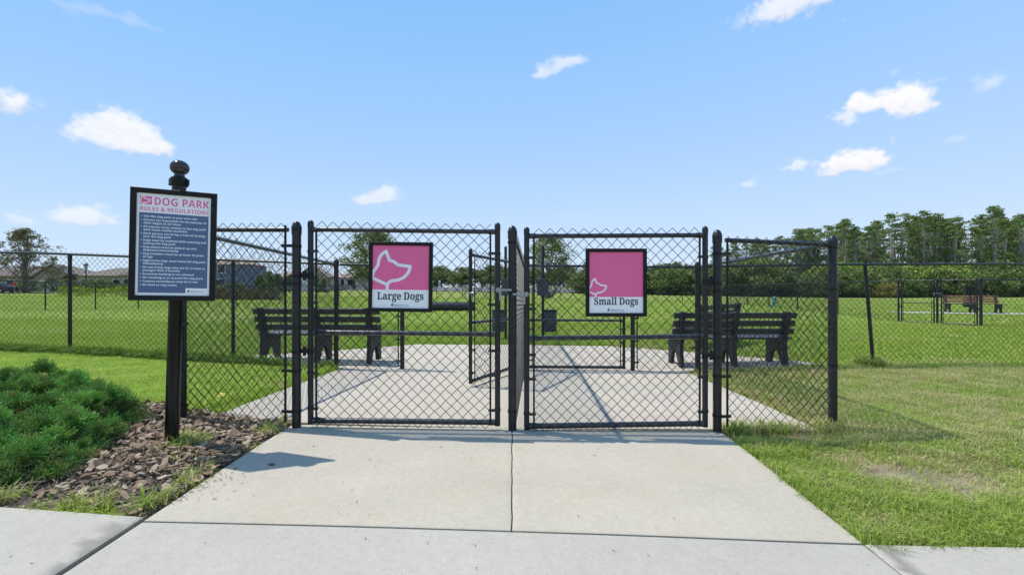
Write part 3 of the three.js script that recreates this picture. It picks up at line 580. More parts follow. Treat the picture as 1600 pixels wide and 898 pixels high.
// ------------------------------------------------------------------ foliage
const leafMat = (r, g, b, tr = 0.35) => new THREE.MeshPhysicalMaterial({ color: lin(r, g, b), roughness: 0.85, transmission: tr, thickness: 0, side: THREE.DoubleSide, vertexColors: true, specularIntensity: 0.4 });
const barkTex = dataTex(256, (u, v, i, j) => { const k = 0.16 + 0.16 * (fbm(u * 18, v * 5, 4, 5) - 0.5) + 0.06 * (fract(i, j) - 0.5); return [k * 1.05, k * 0.95, k * 0.85]; });
const barkMat = std({ map: barkTex, bumpMap: barkTex, bumpScale: 0.02, roughness: 0.95 });
// cards gathered in clumps; clumps: [x, y, z, radius, flatness]
function leaves(clumps, per, size, R, tone = 0.35) {
  const pos = [], col = [], nrm = V(0, 0, 0), a = V(0, 0, 0), b = V(0, 0, 0);
  for (const c of clumps) {
    const ct = 1 + tone * (R() - 0.5), yt = 0.9 + 0.25 * R();
    const n = Math.round(per * (0.6 + 0.8 * R()));
    for (let k = 0; k < n; k++) {
      const u = R() * 2 - 1, th = R() * 6.283, q = Math.cbrt(R()) * c[3], s = Math.sqrt(1 - u * u);
      const x = c[0] + s * Math.cos(th) * q, y = c[1] + u * q * (c[4] ?? 0.7), z = c[2] + s * Math.sin(th) * q;
      nrm.set(R() - 0.5, R() - 0.3, R() - 0.5).normalize(); a.set(R() - 0.5, R() - 0.5, R() - 0.5).cross(nrm).normalize(); b.crossVectors(nrm, a);
      const L = size * (0.6 + 0.8 * R()), w = L * 0.42, t = ct * (0.8 + 0.4 * R());
      const p = (i, j, d) => pos.push(x + a.x * i + b.x * j + nrm.x * d, y + a.y * i + b.y * j + nrm.y * d, z + a.z * i + b.z * j + nrm.z * d);
      p(-L / 2, 0, -L * 0.08); p(0, -w / 2, 0); p(0, w / 2, 0); p(0, -w / 2, 0); p(L / 2, 0, -L * 0.1); p(0, w / 2, 0);
      for (let i = 0; i < 6; i++) col.push(clamp(t * yt), clamp(t), clamp(t * 0.9));
    }
  }
  return raw(pos, null, col);
}
function limb(pts, r0, r1, seg = 7) {
  const g = [], n = pts.length - 1;
  for (let i = 0; i < n; i++) g.push(bar(pts[i], pts[i + 1], lerp(r0, r1, i / n), seg, lerp(r0, r1, (i + 1) / n), true));
  return g;
}
function makeTree(name, label, o) { // o: h, r (crown radius), low (crown base), stems, clumps, per, leaf, mat, flat, seed
  const R = rng(o.seed), t = thing(name, label, o.category ?? 'tree', [0, 0, 0], 0, o.group), wood = [], cl = [];
  const stems = o.stems ?? 1, tops = [];
  for (let s = 0; s < stems; s++) {
    const a = s / stems * 6.28 + R(), sp = stems > 1 ? 0.35 : 0.05, pts = [[(stems > 1 ? 0.12 : 0) * Math.cos(a), -0.2, (stems > 1 ? 0.12 : 0) * Math.sin(a)]];
    for (let k = 1; k <= 4; k++) pts.push([Math.cos(a) * sp * o.r * k / 4 + (R() - 0.5) * 0.2, lerp(0, o.h * 0.82, k / 4), Math.sin(a) * sp * o.r * k / 4 + (R() - 0.5) * 0.2]);
    wood.push(...limb(pts, o.trunk / Math.sqrt(stems), o.trunk * 0.25, 8)); tops.push(pts);
  }
  for (let k = 0; k < o.clumps; k++) {
    const v = Math.pow(R(), 0.85), th = R() * 6.28, prof = o.profile ? o.profile(v) : Math.pow(Math.sin(Math.PI * clamp(0.12 + 0.86 * v)), 0.7);
    const q = o.r * prof * Math.sqrt(0.15 + 0.85 * R()) * (0.75 + 0.5 * R()), y = lerp(o.low, o.h, v), x = Math.cos(th) * q, z = Math.sin(th) * q;
    cl.push([x, y, z, o.clump * (0.6 + 0.8 * R()), o.flat ?? 0.7]);
    if (k % 3 === 0) { const P = tops[k % stems], i = clamp(Math.floor(v * 3), 0, 3), b = P[i]; wood.push(...limb([b, [lerp(b[0], x, 0.5), lerp(b[1], y, 0.35), lerp(b[2], z, 0.5)], [x, y, z]], o.trunk * 0.28, o.trunk * 0.07, 5)); }
  }
  part('trunk', wood, o.bark ?? barkMat, t);
  part('crown', leaves(cl, o.per, o.leaf, R, o.tone), o.mat, t);
  return t;
}
const LM = { oak: leafMat(0.19, 0.165, 0.085), oak2: leafMat(0.21, 0.25, 0.09), cyp: leafMat(0.20, 0.275, 0.085), dark: leafMat(0.19, 0.255, 0.08), bright: leafMat(0.30, 0.42, 0.085), gold: leafMat(0.44, 0.39, 0.11) };
const at = (x, z) => [x, H(x, z) - 0.05, z];
const place = (t, x, z, turn = 0, s = 1) => { t.position.set(...at(x, z)); t.rotation.y = turn; if (typeof s === 'number') t.scale.setScalar(s); else t.scale.set(...s); return t; };
{
  place(makeTree('oak_tree', 'spreading brownish tree at the far left in front of the houses', { seed: 101, h: 9.6, r: 5.6, low: 1.9, trunk: 0.28, clumps: 150, per: 40, leaf: 0.32, clump: 0.66, mat: LM.oak, profile: (v) => (v < 0.35 ? 0.75 + 0.7 * v : 1.0 - (v - 0.35) * 1.25) }), -75, -70);
  place(makeTree('oak_tree', 'green tree with several pale stems behind the Large Dogs sign', { seed: 102, h: 8.6, r: 4.2, low: 2.1, trunk: 0.24, stems: 4, clumps: 215, per: 48, leaf: 0.30, clump: 0.75, mat: LM.oak2, bark: std({ color: lin(0.30, 0.26, 0.22), roughness: 0.9 }) }), -18.3, -60);
  place(makeTree('oak_tree', 'rounded airy tree rising behind the left upright of the small dogs gate', { seed: 103, h: 8.2, r: 3.6, low: 2.4, trunk: 0.2, clumps: 155, per: 44, leaf: 0.29, clump: 0.72, mat: LM.oak2 }), 4.7, -60, 1);
}
// woodland at the right: bald cypresses above a fringe of shrubs
{
  const R = rng(900), kinds = [];
  const prof = (v) => 0.42 + 0.5 * Math.sin(Math.PI * clamp(v * 0.9 + 0.1)) - 0.25 * sstep(0.8, 1, v);
  const cy = { category: 'tree', low: 5.0, trunk: 0.30, per: 30, leaf: 0.42, clump: 0.80, flat: 0.30, mat: LM.cyp, profile: prof, group: 'cypress trees of the woodland edge', bark: std({ color: lin(0.36, 0.33, 0.29), roughness: 0.95 }), tone: 0.6 };
  const cl = 'tall thin cypress standing in the woodland edge at the right';
  for (let k = 0; k < 5; k++) kinds.push(makeTree('cypress_tree', cl, { ...cy, seed: 910 + k, h: 15 + k * 0.6, r: 1.9 + 0.3 * (k % 3), clumps: 46 + 5 * k }));
  const spots = [];
  // crown tops follow the skyline of the wood: [bearing (x / depth), height in metres at 100 m]
  const top = [[0.46, 8.6], [0.49, 9.8], [0.525, 10.6], [0.56, 10.0], [0.59, 11.0], [0.63, 13.0], [0.66, 12.6], [0.695, 13.8], [0.735, 15], [0.755, 13.2], [0.79, 14.0], [0.835, 16.2], [0.86, 16.4], [0.885, 15.6], [0.905, 16.6], [0.935, 16.2], [0.975, 15.4], [1.0, 14.8], [1.03, 15.8], [1.06, 17.6], [1.085, 15.2], [1.12, 16], [1.17, 17]];
  const hAt = (b) => { for (let i = 0; i < top.length - 1; i++) if (b <= top[i + 1][0]) return lerp(top[i][1], top[i + 1][1], clamp((b - top[i][0]) / (top[i + 1][0] - top[i][0]))); return 15.5; };
  for (const [b, h] of top) spots.push([b, 98 + R() * 5, h]);
  for (let k = 0; k < 82; k++) { const b = 0.44 + R() * 0.78; spots.push([b, 104 + R() * 22, hAt(b) * (0.8 + 0.2 * R())]); }
  spots.forEach(([b, d, h], i) => {
    const k = i < 5 ? kinds[i] : copyOf(kinds[i % 5], [0, 0, 0], 0), H0 = 15 + (i % 5) * 0.6, s = (h * d / 100 + 2.0) / H0;
    place(k, b * d, -d, R() * 6, [lerp(s, 1, 0.3), s, lerp(s, 1, 0.3)]);
  });
  // fringe of broad shrubs
  const sh = (name, label, mat, seed, group) => makeTree(name, label, { category: 'shrub', seed, h: 4.2, r: 3.3, low: 0.3, trunk: 0.14, stems: 3, clumps: 75, per: 40, leaf: 0.46, clump: 0.9, flat: 0.75, mat, tone: 0.55, group });
  const S = [sh('woodland_shrub', 'dense dark green shrub at the foot of the woodland', LM.dark, 930, 'shrubs along the woodland edge'), sh('woodland_shrub', 'dense dark green shrub at the foot of the woodland', LM.cyp, 931, 'shrubs along the woodland edge')];
  const f = [];
  for (let k = 0; k < 44; k++) f.push([0.16 + k * 0.0245 + 0.008 * R(), 88 + R() * 12, 0.9 + 0.45 * R()]);
  for (let k = 0; k < 20; k++) f.push([0.66 + k * 0.026, 84 + R() * 6, 0.75 + 0.35 * R()]);
  f.forEach(([b, d, s], i) => { const k = i < 2 ? S[i] : copyOf(S[i % 2], [0, 0, 0], 0); const tall = b < 0.45 ? 0.95 : 1.15; place(k, b * d, -d, R() * 6, [s * 1.1, s * tall, s * 1.1]); });
  const B = sh('woodland_shrub', 'bright yellow-green shrub in front of the cypress wood', LM.bright, 940, 'bright shrubs along the woodland edge');
  [[0.72, 90, 1.5], [0.755, 89, 1.45], [0.69, 92, 1.4], [0.865, 88, 1.4], [0.965, 88, 1.35], [0.535, 96, 1.75]].forEach(([b, d, s], i) => { const o = place(i ? copyOf(B, [0, 0, 0], 0) : B, b * d, -d, i, [s, s, s]); o.userData.label = ['bright yellow-green shrub just right of the tall right corner post', 'bright yellow-green shrub above the leaning post', 'bright yellow-green shrub right behind the right corner post', 'bright yellow-green shrub above the distant side gates', 'bright yellow-green shrub above the brown bench', 'large bright shrub over the right side fence rail'][i]; });
  place(sh('woodland_shrub', 'golden yellow bush over the leaning fence post at the right', LM.gold, 950), 0.82 * 82, -82, 1, [0.75, 0.72, 0.75]);
  // the low row of trees behind the far road
  const T = [0, 1, 2].map((k) => makeTree('distant_tree', 'distant green tree in the low row behind the far road', { seed: 960 + k, h: 6.4, r: 3.6, low: 0.8, trunk: 0.2, clumps: 70, per: 34, leaf: 0.6, clump: 1.0, mat: k === 1 ? LM.dark : LM.oak2, group: 'trees behind the far road' }));
  for (let k = 0; k < 40; k++) { const b = -0.30 + k * 0.0205 + 0.008 * R(), d = 122 + R() * 22, s = 0.62 + 0.4 * R() + (b > 0.16 ? 0.25 : 0); place(k < 3 ? T[k] : copyOf(T[k % 3], [0, 0, 0], 0), b * d, -d, R() * 6, [s * 1.25, s, s * 1.25]); }
  // conical evergreens by the houses
  const C = makeTree('evergreen_shrub', 'dark cone-shaped evergreen beside the distant tan house', { category: 'shrub', seed: 970, h: 3.2, r: 1.2, low: 0.1, trunk: 0.08, clumps: 45, per: 36, leaf: 0.3, clump: 0.45, mat: LM.dark, profile: (v) => 1 - 0.85 * v, group: 'evergreens by the distant houses' });
  [[-0.555, 74, 0.9], [-0.535, 74, 1.05], [-0.517, 76, 0.95], [-0.43, 80, 0.9], [-0.415, 80, 0.75], [-0.49, 76, 0.9]].forEach(([b, d, s], i) => { const o = place(i ? copyOf(C, [0, 0, 0], 0) : C, b * d, -d, i * 2, s); o.userData.label = ['dark cone-shaped evergreen nearest the two storey blue-grey house', 'tallest dark cone-shaped evergreen, second from the blue-grey house', 'dark cone-shaped evergreen third from the blue-grey house', 'dark evergreen just left of the Large Dogs tree, behind the corner post', 'smaller dark evergreen nearest the tree behind the Large Dogs sign', 'dark cone-shaped evergreen behind the left front gate post'][i]; });
  // low planting in front of the houses
  const Lw = makeTree('low_shrub', 'low dusty green shrub in the planting behind the far left fence', { category: 'shrub', seed: 980, h: 1.0, r: 1.1, low: 0.05, trunk: 0.04, clumps: 34, per: 34, leaf: 0.16, clump: 0.3, mat: LM.oak, group: 'low shrubs behind the far left fence' });
  for (let k = 0; k < 13; k++) { const b = -0.66 + k * 0.0118 + 0.004 * R(), d = 43 + R() * 3; place(k ? copyOf(Lw, [0, 0, 0], 0) : Lw, b * d, -d, k, [0.7, 0.75 + 0.4 * R(), 0.7]); }
}
{
  const R = rng(77), G = makeTree('garden_shrub', 'rounded dark green garden shrub in front of the far left houses', { category: 'shrub', seed: 985, h: 2.1, r: 1.5, low: 0.1, trunk: 0.06, stems: 3, clumps: 50, per: 34, leaf: 0.22, clump: 0.4, mat: LM.dark, group: 'garden shrubs before the far left houses' });
  [[-1.10, 78], [-1.06, 80], [-1.015, 77], [-0.985, 79], [-0.965, 76], [-0.925, 80], [-0.90, 77], [-0.875, 79], [-0.85, 76], [-0.82, 80], [-0.62, 79], [-0.60, 80]].forEach(([b, d], i) => place(i ? copyOf(G, [0, 0, 0], 0) : G, b * d, -d, i, [0.9 + 0.7 * R(), 0.6 + 0.6 * R(), 1]));
}
// clipped hedge blocks
const hedgeLeaf = leafMat(0.36, 0.47, 0.04, 0);
function hedge(label, x, z, L, h, d, turn, seed) {
  const R = rng(seed), t = thing('clipped_hedge', label, 'hedge', at(x, z), turn), cl = [];
  for (let k = 0; k < L * 22; k++) cl.push([(R() - 0.5) * L, 0.15 + R() * (h - 0.2), (R() - 0.5) * d, 0.2, 0.8]);
  part('stem', [-0.4, 0, 0.4].map((q) => bar([q * L, -0.1, 0], [q * L, h * 0.7, 0], 0.03, 6)), barkMat, t);
  part('foliage', leaves(cl, 22, 0.13, R), hedgeLeaf, t);
}
hedge('low bright clipped hedge left of the near fence post, before the houses', -47.6, -50, 4.6, 1.15, 0.9, 0, 41);
hedge('bright clipped hedge block in the middle, left of the lamp post', -43.6, -50, 3.0, 1.15, 0.9, 0, 42);
hedge('bright clipped hedge block farthest right, beneath the lamp post', -40.4, -49, 2.8, 1.12, 0.9, 0, 43);

// ------------------------------------------------------------------ houses, car, lamp, stop sign far off
const shingle = dataTex(256, (u, v, i, j) => { const k = 0.8 + 0.5 * (fract(i >> 3, j >> 2) - 0.5) + ((j & 7) === 0 ? -0.25 : 0); return [k, k, k]; });
function house(label, x, z, turn, { w = 14, d = 10, h = 3, roof = 2.4, wall = [0.5, 0.42, 0.33], tile = [0.20, 0.15, 0.12], storeys = 1, gable = true, win = 4, garage = true }) {
  const t = thing('house', label, 'house', [x, H(x, z) - 0.1, z], turn), hh = h * storeys;
  const wm = std({ color: lin(...wall), roughness: 0.9, bumpMap: grit, bumpScale: 0.01 }), rm = std({ color: lin(...tile), map: tiled(shingle, 2, 2), roughness: 0.9 }), trim = std({ color: lin(0.7, 0.68, 0.64), roughness: 0.7 }), glass = std({ color: lin(0.03, 0.035, 0.04), roughness: 0.1 });
  part('wall', [box(w, hh, d, 0, hh / 2, 0)], wm, t);
  const e = 0.5, hip = (W, D, y0, R, cx, cz, ridge) => { const a = [cx - W / 2, y0, cz + D / 2], b = [cx + W / 2, y0, cz + D / 2], c = [cx + W / 2, y0, cz - D / 2], f = [cx - W / 2, y0, cz - D / 2], r1 = [cx - ridge, y0 + R, cz], r2 = [cx + ridge, y0 + R, cz]; const tri = (...p) => p.flat(); const uv = []; const pos = [...tri(a, b, r2), ...tri(a, r2, r1), ...tri(c, f, r1), ...tri(c, r1, r2), ...tri(b, c, r2), ...tri(f, a, r1), ...tri(a, f, c), ...tri(a, c, b)]; for (let k = 0; k < pos.length; k += 3) uv.push(pos[k] / 3, (pos[k + 1] + pos[k + 2]) / 3); const g = raw(pos, uv); g.computeVertexNormals(); return g; };
  const rf = part('roof', [hip(w + 2 * e, d + 2 * e, hh + 0.004, roof, 0, 0, w * 0.25)], rm, t);
  if (gable) { part('gable_wall', [extrude([[-2.6, 0], [2.6, 0], [2.6, hh], [0, hh + 2.0], [-2.6, hh]], 1.6).translate(w * 0.24, 0, d / 2 - 0.05)], wm, t); part('gable_roof', [extrude([[-3.1, hh - 0.35], [0, hh + 2.05], [3.1, hh - 0.35], [3.1, hh - 0.15], [0, hh + 2.35], [-3.1, hh - 0.15]], 4.6).translate(w * 0.24, 0.05, d / 2 - 2.6)], rm, rf); }
  for (let s = 0; s < storeys; s++) for (let k = 0; k < win; k++) { const X = lerp(-w * 0.42, w * 0.05, k / Math.max(1, win - 1)), f = part('window', [extrude([[-0.65, -0.75], [0.65, -0.75], [0.65, 0.75], [-0.65, 0.75]], 0.08, 0, [[[-0.55, -0.65], [-0.55, 0.65], [0.55, 0.65], [0.55, -0.65]]]).translate(X, h * s + 1.6, d / 2)], trim, t); part('pane', [box(1.09, 1.29, 0.03, X, h * s + 1.6, d / 2 + 0.03)], glass, f); }
  if (garage) part('garage_door', [box(4.2, 2.2, 0.08, w * 0.24, 1.12, d / 2 + 1.58)], trim, t);
  part('door', [box(1.0, 2.1, 0.08, w * -0.02, 1.07, d / 2 + 0.045)], std({ color: lin(0.12, 0.07, 0.05), roughness: 0.6 }), t);
  return t;
}
house('tan house with a long brown hip roof behind the spreading tree', -96, -93, 0.35, { w: 20, d: 11, roof: 2.2, tile: [0.20, 0.165, 0.14], wall: [0.33, 0.27, 0.21] });
house('pale house with a brown roof seen left of the near fence post', -75, -92, 0.25, { w: 16, d: 10, roof: 1.7, tile: [0.22, 0.185, 0.155], wall: [0.36, 0.31, 0.24] });
house('house with a low grey-brown roof seen behind the lamp post', -82, -104, 0.2, { w: 17, d: 10, roof: 2.0, tile: [0.21, 0.185, 0.165], wall: [0.30, 0.26, 0.21], gable: false });
house('house with stepped brown gables seen beside the rules sign', -66, -90, 0.3, { w: 15, d: 10, roof: 2.4, tile: [0.17, 0.14, 0.12], wall: [0.36, 0.33, 0.25] });
house('house with a steep grey-brown gable between the lamp post and the rules sign', -71, -97, -0.5, { w: 13, d: 11, roof: 3.0, tile: [0.18, 0.155, 0.14], wall: [0.34, 0.29, 0.22] });
house('two storey blue-grey house with a tan roof seen right of the rules sign', -55, -88, 0.25, { w: 11, d: 10, h: 2.5, storeys: 2, roof: 1.3, wall: [0.18, 0.215, 0.27], tile: [0.36, 0.27, 0.20], win: 3, gable: false, garage: false });
house('tan house with a pinkish roof seen between the left gate post and the conical evergreens', -43, -95, 0.15, { w: 12, d: 9, h: 2.8, roof: 1.2, wall: [0.52, 0.44, 0.36], tile: [0.42, 0.30, 0.26] });
house('cream house with a low pinkish roof behind the left upright of the large dogs gate', -36, -108, 0.1, { w: 12, d: 9, h: 2.7, roof: 1.3, wall: [0.58, 0.5, 0.42], tile: [0.45, 0.34, 0.30], garage: false });
{ // parked car
  const x = -75.5, z = -66.5, t = thing('parked_car', 'dark parked car with a pale bonnet beneath the spreading tree', 'car', [x, H(x, z), z], 0.12);
  const prof = [[-2.2, 0.35], [-2.25, 0.75], [-1.95, 0.95], [-1.35, 1.0], [-0.75, 1.42], [0.75, 1.45], [1.55, 1.02], [2.15, 0.92], [2.22, 0.4]];
  part('body', [extrude([[-2.2, 0.35], [-2.25, 0.75], [-1.95, 0.95], [1.6, 0.98], [2.15, 0.9], [2.22, 0.4]], 1.7, 0.06).translate(0, 0, -0.85)], std({ color: lin(0.06, 0.03, 0.06), roughness: 0.25, metalness: 0.3 }), t);
  part('window', [extrude([[-1.35, 1.0], [-0.75, 1.40], [0.7, 1.42], [1.5, 1.02]], 1.5, 0.03).translate(0, 0, -0.75)], std({ color: lin(0.02, 0.02, 0.025), roughness: 0.1 }), t);
  part('roof', [box(1.5, 0.05, 1.45, -0.02, 1.46, 0, 0.02)], std({ color: lin(0.5, 0.48, 0.5), roughness: 0.3 }), t);
  part('windscreen', [box(0.75, 0.03, 1.5, 0, 0, 0).rotateZ(0.6).translate(-1.05, 1.24, 0)], std({ color: lin(0.6, 0.62, 0.66), roughness: 0.2 }), t);
  for (const q of [-1.4, 1.4]) for (const s of [-0.8, 0.8]) { const w = part('wheel', [bar([q, 0.33, s - 0.11], [q, 0.33, s + 0.11], 0.33, 20)], M.black, t); part('rim', [bar([q, 0.33, s - 0.115], [q, 0.33, s + 0.115], 0.2, 14)], M.steel, w); }
}
{
  const x = -75, z = -80, t = thing('street_lamp', 'black lantern street lamp between the clipped hedges and the houses', 'street lamp', [x, H(x, z), z]);
  part('pole', [bar([0, 0, 0], [0, 3.9, 0], 0.10, 10, 0.07), lathe([[0.2, 0], [0.2, 0.3], [0.12, 0.5]], 10)], M.black, t);
  const l = part('lantern', [lathe([[0.12, 3.9], [0.2, 4.1], [0.32, 4.75], [0.12, 4.4]], 8)], std({ color: lin(0.35, 0.36, 0.36), roughness: 0.3 }), t);
  part('lantern_hood', [lathe([[0.40, 4.72], [0.36, 4.86], [0.12, 4.96], [0.04, 5.15], [0.0001, 5.2]], 8)], M.black, l);
}
{
  const x = -69, z = -63, t = thing('stop_sign', 'small red eight-sided sign by the parked car at the far left', 'road sign', [x, H(x, z), z], 0.5);
  part('post', [box(0.06, 1.5, 0.06, 0, 0.7, -0.04)], M.steel, t);
  part('plate', [new THREE.CylinderGeometry(0.27, 0.27, 0.03, 8).rotateY(Math.PI / 8).rotateX(Math.PI / 2).translate(0, 1.35, 0.02)], std({ color: lin(0.55, 0.03, 0.03), roughness: 0.5 }), t);
}
{
  const x = -73, z = -74, t = thing('shelter', 'small blue and dark red shelter roof above the clipped hedge', 'shelter', [x, H(x, z), z], 0.2);
  for (const q of [-1.2, 1.2]) for (const s of [-0.8, 0.8]) part('post', [box(0.12, 2.1, 0.12, q, 1.05, s)], M.steel, t);
  part('roof_panel', [box(1.7, 0.06, 2.0, 0, 0, 0).rotateZ(0.12).translate(-0.7, 2.3, 0)], std({ color: lin(0.45, 0.5, 0.75), roughness: 0.4 }), t);
  part('roof_panel', [box(1.5, 0.08, 2.0, 0, 0, 0).rotateZ(0.45).translate(0.9, 2.62, 0)], std({ color: lin(0.16, 0.03, 0.05), roughness: 0.5 }), t);
}
{
  for (const [x, z, h, c, label] of [[-5.0, -48.7, 0.62, [0.5, 0.38, 0.3], 'small tan notice fixed to the far fence post left of the open inner gate'], [-15.3, -96, 1.5, [0.75, 0.76, 0.76], 'thin white marker post by the far road, right of the Large Dogs sign']]) {
    const t = thing('marker', label, 'marker', [x, H(x, z), z]);
    part('post', [box(0.12, 1.3, 0.08, 0, 0.65, 0.06)], M.steel, t);
    part('plate', [box(h > 1 ? 0.45 : 0.55, h, 0.05, 0, 1.25, 0.15)], std({ color: lin(...c), roughness: 0.7 }), t);
  }
}

// ------------------------------------------------------------------ mulch bed with bark chips
const soilMat = std({ map: dataTex(512, (u, v, i, j) => { const a = fbm(u * 14, v * 14, 4, 14), s = fract(i, j), k = 0.12 + 0.12 * (a - 0.5) + 0.07 * (s - 0.5); return [k * 1.25, k, k * 0.78]; }), roughness: 1, bumpMap: turfTex, bumpScale: 0.03 });
const mulch = group0('mulch_bed');
{
  const pos = [], uv = [], idx = [], st = 0.06, nx = Math.round(4.5 / st), nz = Math.round(2.4 / st), id = [];
  for (let j = 0; j <= nz; j++) for (let i = 0; i <= nx; i++) { const x = -6.05 + i * st, z = -4.35 + j * st; pos.push(x, H(x, z) - 0.019 + 0.03 * (fbm(x * 4, z * 4, 3) - 0.5) * (x < -1.75 ? 1 : 0), z); uv.push(x / 1.4, z / 1.4); }
  for (let j = 0; j < nz; j++) for (let i = 0; i < nx; i++) { const x = -6.05 + (i + 0.5) * st, z = -4.35 + (j + 0.5) * st; if (!inMulch(x, z) || x > -1.63) continue; const a = j * (nx + 1) + i, b = a + nx + 1; idx.push(a, b, a + 1, b, b + 1, a + 1); }
  const g = raw(pos, uv); g.setIndex(idx); g.computeVertexNormals(); part('soil', g, soilMat, mulch);
  const R = rng(333), shapes = [];
  for (let k = 0; k < 9; k++) { // flakes of bark: ragged outlines, slightly cupped
    const n = 7, L = 1, w = 0.38 + 0.3 * R(), up = [], P = [];
    for (let i = 0; i < n; i++) { const a = i / n * 6.28 + 0.3 * (R() - 0.5), s = 0.8 + 0.35 * R(); P.push([Math.cos(a) * L / 2 * s, Math.sin(a) * w / 2 * s]); }
    const th = 0.09 + 0.05 * R(), pos = [], cup = 0.1 * (R() - 0.3), T = P.map(([x, z]) => [x, th / 2 + cup * x * x * 3 + 0.03 * R(), z]), B = P.map(([x, z]) => [x * 0.93, -th / 2 + cup * x * x * 3, z * 0.93]), ct = [0, th * 0.7, 0], cb = [0, -th / 2, 0];
    for (let i = 0; i < n; i++) { const q = (i + 1) % n; pos.push(...ct, ...T[q], ...T[i], ...cb, ...B[i], ...B[q], ...T[i], ...T[q], ...B[i], ...T[q], ...B[q], ...B[i]); }
    const g = raw(pos); g.computeVertexNormals(); const uvs = []; for (let i = 0; i < pos.length; i += 3) uvs.push(pos[i] * 0.5, pos[i + 2] * 0.5 + 0.2 * pos[i + 1]); g.setAttribute('uv', new THREE.BufferAttribute(new Float32Array(uvs), 2)); shapes.push(g);
  }
  const barkChip = dataTex(256, (u, v, i, j) => { const k = 0.8 + 0.7 * (fbm(u * 4, v * 26, 4, 0) - 0.5) + 0.3 * (fract(i, j) - 0.5); return [k, k, k]; });
  const tones = [[0.36, 0.25, 0.16], [0.27, 0.18, 0.11], [0.43, 0.32, 0.22], [0.17, 0.115, 0.072], [0.48, 0.385, 0.285], [0.31, 0.205, 0.125]].map((c) => std({ color: lin(...c), map: barkChip, bumpMap: barkChip, bumpScale: 0.003, roughness: 0.92 }));
  const sh = V(0, 0, 0), q = new THREE.Quaternion(), e = new THREE.Euler(), list = [];
  for (let k = 0; k < 12000; k++) {
    const x = -1.66 - 2.6 * Math.pow(R(), 1.15), z = -4.0 + 1.95 * R(); if (!inMulch(x, z) || z > walkEdge(x) - 0.02 || x > -1.685) continue;
    if (vnoise(x * 3.1 + 5, z * 3.1) + 0.45 * (z < -2.35 ? 1 : 0) < 0.32 + 0.25 * R()) continue;
    if (x < -1.75 && z > -2.42 && R() < 0.72) continue;
    const L = 0.013 + 0.064 * Math.pow(R(), 2.8);
    e.set((R() - 0.5) * 1.2, R() * 6.28, (R() - 0.5) * 0.9); q.setFromEuler(e);
    list.push({ x, y: H(x, z) - 0.006 + 0.022 * R() + L * 0.05, z, L, q: q.clone(), s: Math.floor(R() * 9), m: Math.floor(R() * 6), th: 0.7 + 0.5 * R() });
  }
  list.sort((a, b) => b.L / (1 + 0.25 * Math.hypot(b.x, b.z)) - a.L / (1 + 0.25 * Math.hypot(a.x, a.z)));
  list.slice(0, 298).forEach((c) => { const m = part('bark_chip', shapes[c.s], tones[c.m], mulch); m.position.set(c.x, c.y + 0.006, c.z); m.quaternion.copy(c.q); m.scale.set(c.L, c.L * 0.9 * c.th, c.L); });
  { // crumbs, twigs and shreds between the chips
    const im = new THREE.InstancedMesh(shapes[4], std({ map: barkChip, roughness: 1 }), 9000), m4 = new THREE.Matrix4(), c = new THREE.Color(); let n = 0;
    while (n < 9000) { const x = -1.67 - 2.6 * Math.pow(R(), 1.15), z = -4.0 + 1.95 * R(); if (!inMulch(x, z) || z > walkEdge(x) - 0.005) continue; const L = 0.006 + 0.018 * R() * R(), thin = R() < 0.3 ? 0.35 : 1; e.set((R() - 0.5), R() * 6.28, (R() - 0.5)); q.setFromEuler(e); im.setMatrixAt(n, m4.compose(V(x, H(x, z) - 0.008 + 0.012 * R(), z), q, V(L / thin, L, L * thin))); const t = 0.12 + 0.4 * R() * R(); im.setColorAt(n, c.setRGB(t * 1.1, t * 0.8, t * 0.56)); n++; }
    im.name = 'bark_crumbs'; im.castShadow = im.receiveShadow = true; im.userData.kind = 'stuff'; mulch.add(im);
  }
  const rest = []; const M4 = new THREE.Matrix4();
  const byTone = tones.map(() => []);
  list.slice(298).forEach((c) => byTone[c.m].push(shapes[c.s].clone().applyMatrix4(M4.compose(V(c.x, c.y, c.z), c.q, V(c.L, c.L * c.th, c.L)))));
  byTone.forEach((a, k) => { const m = part('bark_litter', a, tones[k], mulch); m.userData.kind = 'stuff'; });
  for (const [x, z, L, tn, label] of [[-1.41, -2.665, 0.045, 3, 'single dark bark chip lying in the sign shadow on the walkway'], [-1.585, -2.60, 0.035, 0, 'small tan bark chip on the walkway edge by the mulch'], [-1.30, -2.98, 0.016, 3, 'tiny dark crumb of bark on the walkway before the left gate post']]) {
    const m = part(numbered('stray_chip'), shapes[2], tones[tn], scene); m.position.set(x, H(x, z) + L * 0.09, z); m.scale.setScalar(L); m.rotation.y = x * 9; m.userData = { label, category: 'bark chip' };
  }
}

